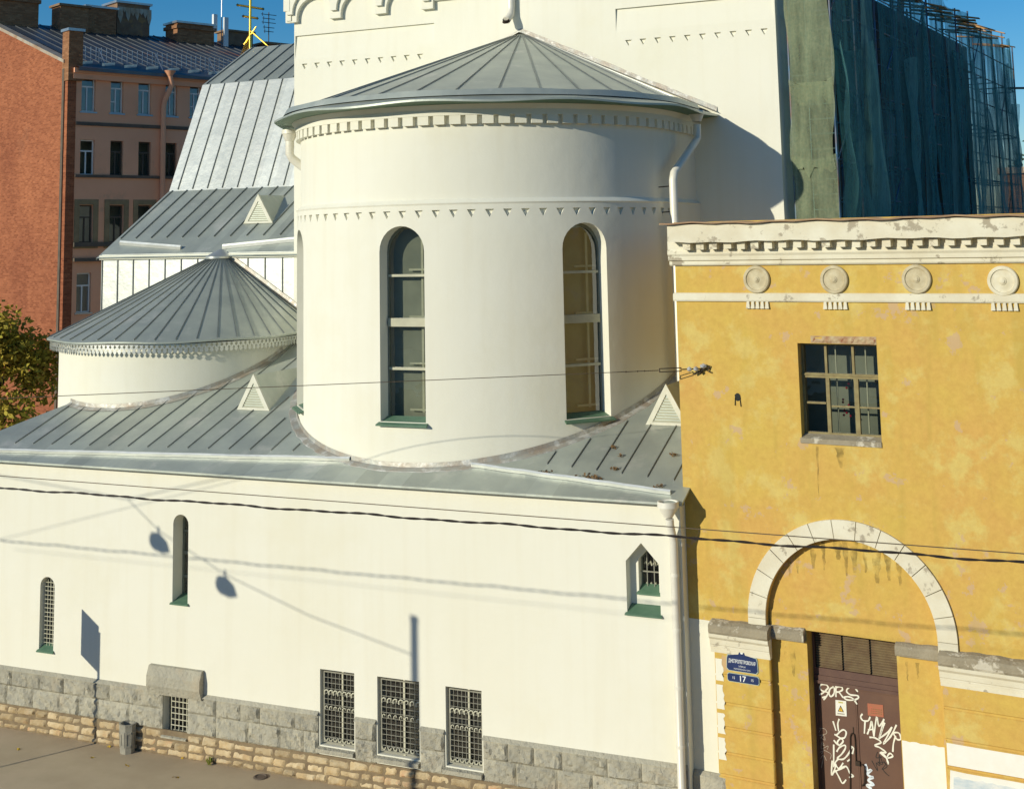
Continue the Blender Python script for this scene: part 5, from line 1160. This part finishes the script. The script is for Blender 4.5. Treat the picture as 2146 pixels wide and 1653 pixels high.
net(0, SW, 0, 14.5, 5, NETS, lambda d, v, o: fS_(o*.5-.03, v, d), .05); net(0, SW, 14.0, 16.6, 6, NETS, lambda d, v, o: fS_(o*.5-.05, v, d), .05); net(0, SW+.02, 16.1, STOP, 7, NETS, lambda d, v, o: fS_(o*.5-.03, v, d), .05)
for d, z, w_, h_ in ((10.5, 19.6, 1.2, 1.5), (11.6, 17.2, .9, 1.6), (6.2, 17.5, .9, 1.3), (14.5, 16.2, 1.0, 1.9), (8.3, 14.8, 1.1, 1.5), (17.5, 14.2, .9, 1.8)):
    mb = MB(); mb.hull([fS_(d, z, .9), fS_(d+w_, z+.1, .95), fS_(d+w_, z+.1, .98), fS_(d, z, .93)], [fS_(d+.1, z+h_, .75), fS_(d+w_-.2, z+h_*.9, .8), fS_(d+w_-.2, z+h_*.9, .83), fS_(d+.1, z+h_, .78)]); mb.build('tarpaulin', LSH, sc_)
mb = MB(); q = sp_(2127, 187)
mb.tube([fS_(SL-1.5, q[1]-.1, 0), fS_(SL+1.2, q[1]+.1, -.6)], .05, 6); mb.tube([fS_(SL+1.1, q[1]+.05, -.58), fS_(SL+1.1, q[1]-7, -.5)], .014, 5); mb.tube([fS_(SL+1.1, q[1]+.05, -.58), fS_(SL+2.2, q[1]-9, -1.7)], .012, 5); mb.lathe(fS_(SL+1.1, q[1]-6.4, -.5), [(0, -.9), (.1, -.5), (.22, 0), (.22, .25), (.0, .45)], 8); mb.build('hoist_arm', DARKIRON, sc_)

# low brick building and trees further back on the right
bb0, bb1 = onY(2098, 365, 115), onY(2420, 365, 115)
lb = thing('low_brick_building', 'low brick building with pale roof edge beyond the scaffolding', 'building', ((bb0.x+bb1.x)/2, 115, 0))
mb = MB(); mb.box((bb0.x, 115, 0), (bb1.x, 128, bb0.z)); mb.build('wall', BRICKC, lb); mb = MB(); mb.box((bb0.x-.3, 114.6, bb0.z), (bb1.x+.3, 128.3, bb0.z+.62)); mb.build('roof', COPE, lb)

# ================================================================== TREES
BARK = mat('bark', (.10, .075, .05), (.06, .045, .03), 4, .95, bump=.5, bscale=20)
def leafmat(name, c1, c2, c3):
    M = mat(name, c1, c2, .9, .7, c3=c3, s3=.8, t3=.54, w3=.15, isl=.35, spec=.25); return M
def tree(name, base, h, r, zc_, rz_, n, m_, label, seed, ls=.16, cat='tree', nblob=16):
    R = random.Random(seed); t = thing(name, label, cat, tuple(base)); b = Vector(base); mb = MB()
    mb.tube([b, b+Vector((.1, 0, h*.3)), b+Vector((-.05, .1, h*.6)), b+Vector((.1, 0, h*.9))], [.24, .18, .12, .04], 8); blobs = []
    for k in range(nblob):
        a = R.uniform(0, 6.28); q = R.random()**.5*r*.8; zz = zc_+R.uniform(-1, 1)*rz_*.8; f = math.sqrt(max(.1, 1-((zz-zc_)/rz_)**2)); c = b+Vector((q*f*cos(a), q*f*sin(a), zz)); blobs.append((c, R.uniform(.28, .5)*r))
        s = b+Vector((0, 0, max(h*.25, zz-1.6))); mb.tube([s, (s+c)/2+Vector((0, 0, .2)), c], [.07, .045, .015], 5)
    mb.build('trunk', BARK, t, True)
    mb = MB()
    for k in range(n):
        c, br = R.choice(blobs); d = Vector((R.gauss(0, 1), R.gauss(0, 1), R.gauss(0, .8))).normalized()*br*R.random()**.4; p = c+d; u = Vector((R.gauss(0, 1), R.gauss(0, 1), R.gauss(0, .6))).normalized(); v = u.cross(Vector((R.gauss(0, 1), R.gauss(0, 1), R.gauss(0, 1)))).normalized(); s = ls*R.uniform(.6, 1.3)
        mb.quad(p-u*s, p-v*s*.45, p+u*s, p+v*s*.45)
    mb.build('crown', m_, t); return t
tb = onY(20, 900, 13.5); tree('autumn_tree', (tb.x-1.1, 13.5, 0), 9, 3.1, 6.4, 3.3, 9000, leafmat('autumn_leaves', (.30, .27, .03), (.42, .30, .04), (.52, .33, .04)), 'autumn tree turning yellow beside the red brick wall', 21, .15)
tb = onY(2150, 290, 140); tree('leafy_tree', (tb.x+8.5, 140, 0), tb.z+1, 10, tb.z-7, 8, 8000, leafmat('green_leaves', (.055, .085, .015), (.09, .12, .02), (.13, .14, .03)), 'green leafy tree behind the low brick building', 22, .55)

# ================================================================== HOUSE ACROSS THE STREET (seen only in the window glass)
oh = thing('opposite_house', 'grey three-storey house across the street mirrored in the window glass', 'building', (-40, -80, 0)); fO = lambda u, v, d: Vector((u, -72-d, v)); holes = []
for k in range(34):
    for r in range(3): holes.append((rect(-118+k*5.2, -116.2+k*5.2, 1.2+4.4*r, 3.4+4.4*r), .3, True))
mb = MB(); panel(mb, rect(-120, 60, 0, 14.5), holes, fO); mb.box((-120, -84, 14.5), (60, -71.6, 14.9)); mb.quad((-120, -84, 0), (60, -84, 0), (60, -84, 14.5), (-120, -84, 14.5)); mb.build('wall', mat('grey_stucco', (.72, .68, .56), (.66, .62, .5), .4, .9), oh)

# ================================================================== STREET THINGS
bn = onZ(271, 1574, 0); BX, BY = bn.x-.02, -.22
lbn = thing('litter_bin', 'small octagonal concrete litter bin against the stone footing', 'litter bin', (BX, BY, 0)); CONC = mat('bin_concrete', (.34, .32, .26), (.26, .25, .21), 6, .9, bump=.6, bscale=40)
mb = MB(); n = 8
def oc(r, z, e=0): return [Vector((BX+r*cos(2*pi*(k+.5)/n), BY+r*.92*sin(2*pi*(k+.5)/n), z)) for k in range(n)]
mb.strip(oc(.185, 0), oc(.215, .62), True); mb.strip(oc(.215, .62), oc(.225, .69), True); mb.strip(oc(.225, .69), oc(.175, .69), True); mb.strip(oc(.175, .69), oc(.15, .25), True); mb.quad(*oc(.15, .25)); mb.build('body', CONC, lbn)
mb = MB()
for k in range(8):
    a, b = oc(.196, .09)[k], oc(.196, .09)[(k+1) % 8]; c, d = oc(.222, .58)[(k+1) % 8], oc(.222, .58)[k]; cen = (a+b+c+d)/4; o = (cen-Vector((BX, BY, cen.z))).normalized()*.006
    P = [cen+(p-cen)*.72+o for p in (a, b, c, d)]; Q = [cen+(p-cen)*.52+o for p in (a, b, c, d)]; mb.strip(P, Q, True); mb.strip(P, [cen+(p-cen)*.75 for p in (a, b, c, d)], True)
mb.build('panel_moulding', CONC, lbn)
STL = mat('galvanised_post', (.42, .43, .43), (.34, .35, .35), 4, .4, .7)
TS = Vector((-sin(SUN_AZ), -cos(SUN_AZ), tan(SUN_EL)))
def toward(x, y, Y): p = onY(x, y, 0); return p+TS*(Y/TS.y)
sgY = -3.2; pb = toward(208, 1325, sgY)
sg = thing('traffic_sign', 'square traffic sign on a slim steel post casting its shadow on the white wall', 'traffic sign', (pb.x, sgY, 0))
mb = MB(); mb.tube([(pb.x, sgY, 0), (pb.x, sgY, pb.z)], .035, 10); mb.build('post', STL, sg)
z_t = toward(162, 1277, sgY+1.02).z; z_b = toward(163, 1372, sgY+1.02).z
mb = MB(); mb.box((pb.x-.012, sgY+.05, z_b), (pb.x+.012, sgY+1.08, z_t)); mb.build('sign_panel', STL, sg)
# span wires, hanging lamps and their pole (all outside the frame; their shadows cross the wall)
LY = -10.2; CABLE = mat('black_cable', (.022, .018, .016), (.035, .025, .02), 9, .5); WIRE = mat('thin_wire', (.16, .12, .08), None, rough=.5, metal=.6)
A = [toward(x, y, LY) for x, y in ((-60, 985), (130, 1020), (268, 1046), (390, 1018), (500, 995))]
B_ = [toward(x, y, LY) for x, y in ((268, 1046), (333, 1112), (475, 1205), (650, 1290), (866, 1372))]
mb = MB(); mb.tube(A, .012, 5); mb.tube(B_, .012, 5); o = mb.build('span_wire', WIRE, None); tag(o, 'thin span wire carrying two hanging street lamps over the pavement', 'wire')
for k, (x, y) in enumerate(((335, 1140), (475, 1232))):
    p = toward(x, y, LY); t = thing('street_lamp', ('street lamp hanging nearer the wire junction', 'street lamp hanging nearer the pole')[k], 'street lamp', tuple(p-Vector((0, 0, .2))), 'street lamps on the span wire')
    mb = MB(); mb.tube([p+Vector((-.30, 0, .10)), p+Vector((-.24, 0, .10)), p+Vector((-.1, 0, .06)), p+Vector((.12, 0, -.06)), p+Vector((.30, 0, -.17))], [.05, .17, .22, .17, .02], 14); mb.build('housing', STL, t, True)
    mb = MB(); mb.tube([p+Vector((-.05, 0, .2)), p+Vector((-.05, 0, .42))], .03, 8); mb.build('hanger', STL, t)
pp = toward(868, 1292, -12.2); t = thing('lamp_pole', 'stout concrete lamp pole standing by the road at the end of the span wire', 'pole', (pp.x, -12.2, 0)); mb = MB(); mb.tube([(pp.x, -12.2, 0), (pp.x, -12.2, pp.z)], .085, 12); mb.build('pole_shaft', CONC, t); mb = MB(); mb.tube([(pp.x, -12.2, pp.z-.12), (pp.x, -12.2, pp.z)], .095, 12); mb.build('pole_cap', STL, t)
# cables crossing the picture
def twisted(p, q, r, turns, name, label, sag):
    mb = MB()
    for ph_ in (0, pi):
        pts = []; n = turns*8
        for i in range(n+1):
            t = i/n; c = p+(q-p)*t; a = 2*pi*turns*t+ph_; pts.append(c+Vector((0, cos(a), sin(a)))*r*.85+Vector((0, 0, -sag*4*t*(1-t)+.008*sin(t*140)+.006*sin(t*311+1))))
        mb.tube(pts, r, 6)
    o = mb.build(name, CABLE, None, True); tag(o, label, 'cable'); return o
def ext(a, b, k0, k1): return a+(b-a)*(-k0), a+(b-a)*(1+k1)
a, b = ext(onY(0, 1022, -10), onY(2146, 1178, -10), 1.9, .5); twisted(a, b, .0105, 90, 'twisted_cable', 'thick black twisted cable crossing in front of the white wall', .0)
a, b = ext(onY(0, 997, -13.5), onY(2146, 1160, -13.5), 1.5, .5); mb = MB(); mb.tube([a, b], .0055, 6); o = mb.build('thin_wire', WIRE, None); tag(o, 'thin brown wire running just above the thick twisted cable', 'wire')
def guy_far(hk):                      # the wire lies in the sight plane of its image and casts the arc seen on the drum
    nrm = ray(1478, 772).cross(ray(0, 835)); out = []
    for x, y in ((905, 928), (1080, 918)):
        r = ray(x, y); o = CAMP-Vector((XC, YC, 0)); A_ = r.x**2+r.y**2; B_ = 2*(r.x*o.x+r.y*o.y); C_ = o.x**2+o.y**2-RL*RL; t = (-B_-math.sqrt(B_*B_-4*A_*C_))/(2*A_); q = CAMP+r*t
        out.append(q+TS*((CAMP-q).dot(nrm)/TS.dot(nrm)))
    print('guy', hk, out); p = out[0]; return hk+(p-hk)*1.6
hk = fY(*yp(1478, 772, -.06), -.06); far = guy_far(hk); gw = thing('guy_wire', 'thin guy wire with turnbuckle and insulators tied to the yellow wall', 'wire', tuple(hk)); dr = (far-hk); ln = dr.length; dr.normalize()
mb = MB(); mb.tube([hk+dr*1.75, hk+dr*ln*1.8], .0075, 6); mb.build('cable', WIRE, gw)
mb = MB(); mb.tube([hk, hk+dr*.5], .013, 6); mb.tube([hk+dr*1.0, hk+dr*1.9], .008, 6)
for s in (-1, 1): mb.tube([hk+dr*.52+Vector((0, 0, .035*s)), hk+dr*.98+Vector((0, 0, .035*s))], .010, 6)
for q in (.52, .98): mb.tube([hk+dr*q+Vector((0, 0, -.045)), hk+dr*q+Vector((0, 0, .045))], .012, 6)
for q in (1.3, 1.45, 1.7): mb.lathe(hk+dr*q, [(0, -.02), (.022, 0), (0, .02)], 8)
mb.build('turnbuckle', DARKIRON, gw)
mb = MB()
for q in (.2, .34): mb.lathe(hk+dr*q, [(0, -.055), (.05, -.03), (.055, .02), (0, .055)], 10)
mb.lathe(hk+Vector((-.03, -.03, .05)), [(0, -.06), (.075, -.02), (.07, .03), (0, .06)], 12); mb.build('insulator', mat('porcelain', (.55, .56, .58), (.2, .2, .2), 12, .25), gw)
mb = MB(); mb.tube([fY(*yp(1478, 772, 0), .02), hk, hk+Vector((-.25, -.0, -.13))], .02, 6); mb.tube([hk+Vector((.1, 0, .06)), hk+Vector((.05, 0, -.05)), hk+Vector((.12, 0, -.08))], .018, 6); mb.lathe(hk+Vector((-.1, 0, -.08)), [(0, -.05), (.05, 0), (0, .05)], 8); mb.build('wall_anchor', DARKIRON, yb)

# leaf litter on the roof, leaves and a weed on the pavement
DRY = mat('dry_leaves', (.26, .16, .07), (.16, .09, .04), 9, .9, isl=.3); YLF = mat('yellow_leaf', (.60, .42, .04), (.5, .3, .03), 9, .8)
RP = Vector((0, -sin(rad(20)), cos(rad(20))))
def on_roof(x, y): return on_plane(x, y, Vector((0, 0, RZ0+.02)), RP)
def litter(p, r, n, m_, name, label, cat, group, seed, ls=.05):
    R = random.Random(seed); mb = MB()
    for k in range(n):
        c = p+Vector((R.gauss(0, r), R.gauss(0, r*.35), 0)); c.z += (c.y-p.y)*T20*(p.z > 3)+R.uniform(.008, .05 if n > 4 else .015); u = Vector((R.gauss(0, 1), R.gauss(0, 1), R.gauss(0, .5))).normalized()*ls; v = u.cross(Vector((R.gauss(0, .5), R.gauss(0, .5), 1))).normalized()*ls*.6
        mb.quad(c-u, c-v+Vector((0, 0, .01)), c+u, c+v)
    o = mb.build(name, m_, None); tag(o, label, cat, group)
for k, (x, y, r, n, l) in enumerate([(1142, 993, .10, 30, 'dark clump of leaf litter lying by the gutter left of the seams'), (1240, 1002, .16, 45, 'wide scatter of dry leaves along the gutter strip'), (1285, 939, .06, 14, 'small dry leaf clump highest on the roof slope'), (1300, 957, .04, 9, 'tiny dry leaf clump between two roof seams'), (1287, 984, .05, 14, 'dry leaf clump at the lower end of a seam'), (1415, 955, .06, 14, 'dry leaf clump nearest the yellow wall'), (1382, 1021, .05, 12, 'dry leaf clump near the corner funnel')]):
    litter(on_roof(x, y), r, n, DRY, 'leaf_clump', l, 'leaf litter', 'leaf clumps on the aisle roof', 60+k, .045)
for k, (x, y, l) in enumerate([(37, 1571, 'single yellow leaf on the asphalt at far left'), (195, 1588, 'pair of yellow leaves left of the litter bin'), (265, 1604, 'yellow leaf in front of the litter bin'), (368, 1629, 'bright yellow leaf near the bottom edge'), (384, 1588, 'brown and yellow leaves against the footing'), (452, 1590, 'yellow leaves beside the weed'), (230, 1565, 'pale leaf close to the footing')]):
    litter(onZ(x, y, .0), .04, 3, YLF, 'fallen_leaf', l, 'leaf', 'fallen leaves on the pavement', 80+k, .045)
wd = onZ(457, 1591, 0); wd.y = -.17; mb = MB(); R = random.Random(3)
for k in range(40): a = R.uniform(0, 6.28); mb.quad(wd+Vector((R.gauss(0, .03), 0, 0)), wd+Vector((cos(a)*.06, sin(a)*.03, R.uniform(.05, .2))), wd+Vector((cos(a)*.1+.02, sin(a)*.05, R.uniform(.1, .24))))
o = mb.build('weed', mat('weed_green', (.12, .16, .02), (.2, .2, .03), 9, .8), None); tag(o, 'small green weed growing at the foot of the limestone', 'plant')
mh = onZ(546, 1628, 0); mb = MB(); mb.lathe((mh.x, mh.y, .0), [(.17, 0), (.17, .02), (.13, .028), (.12, .012), (0, .014)], 20); o = mb.build('valve_cover', STAIN, None); tag(o, 'round iron valve cover in the asphalt', 'cover')
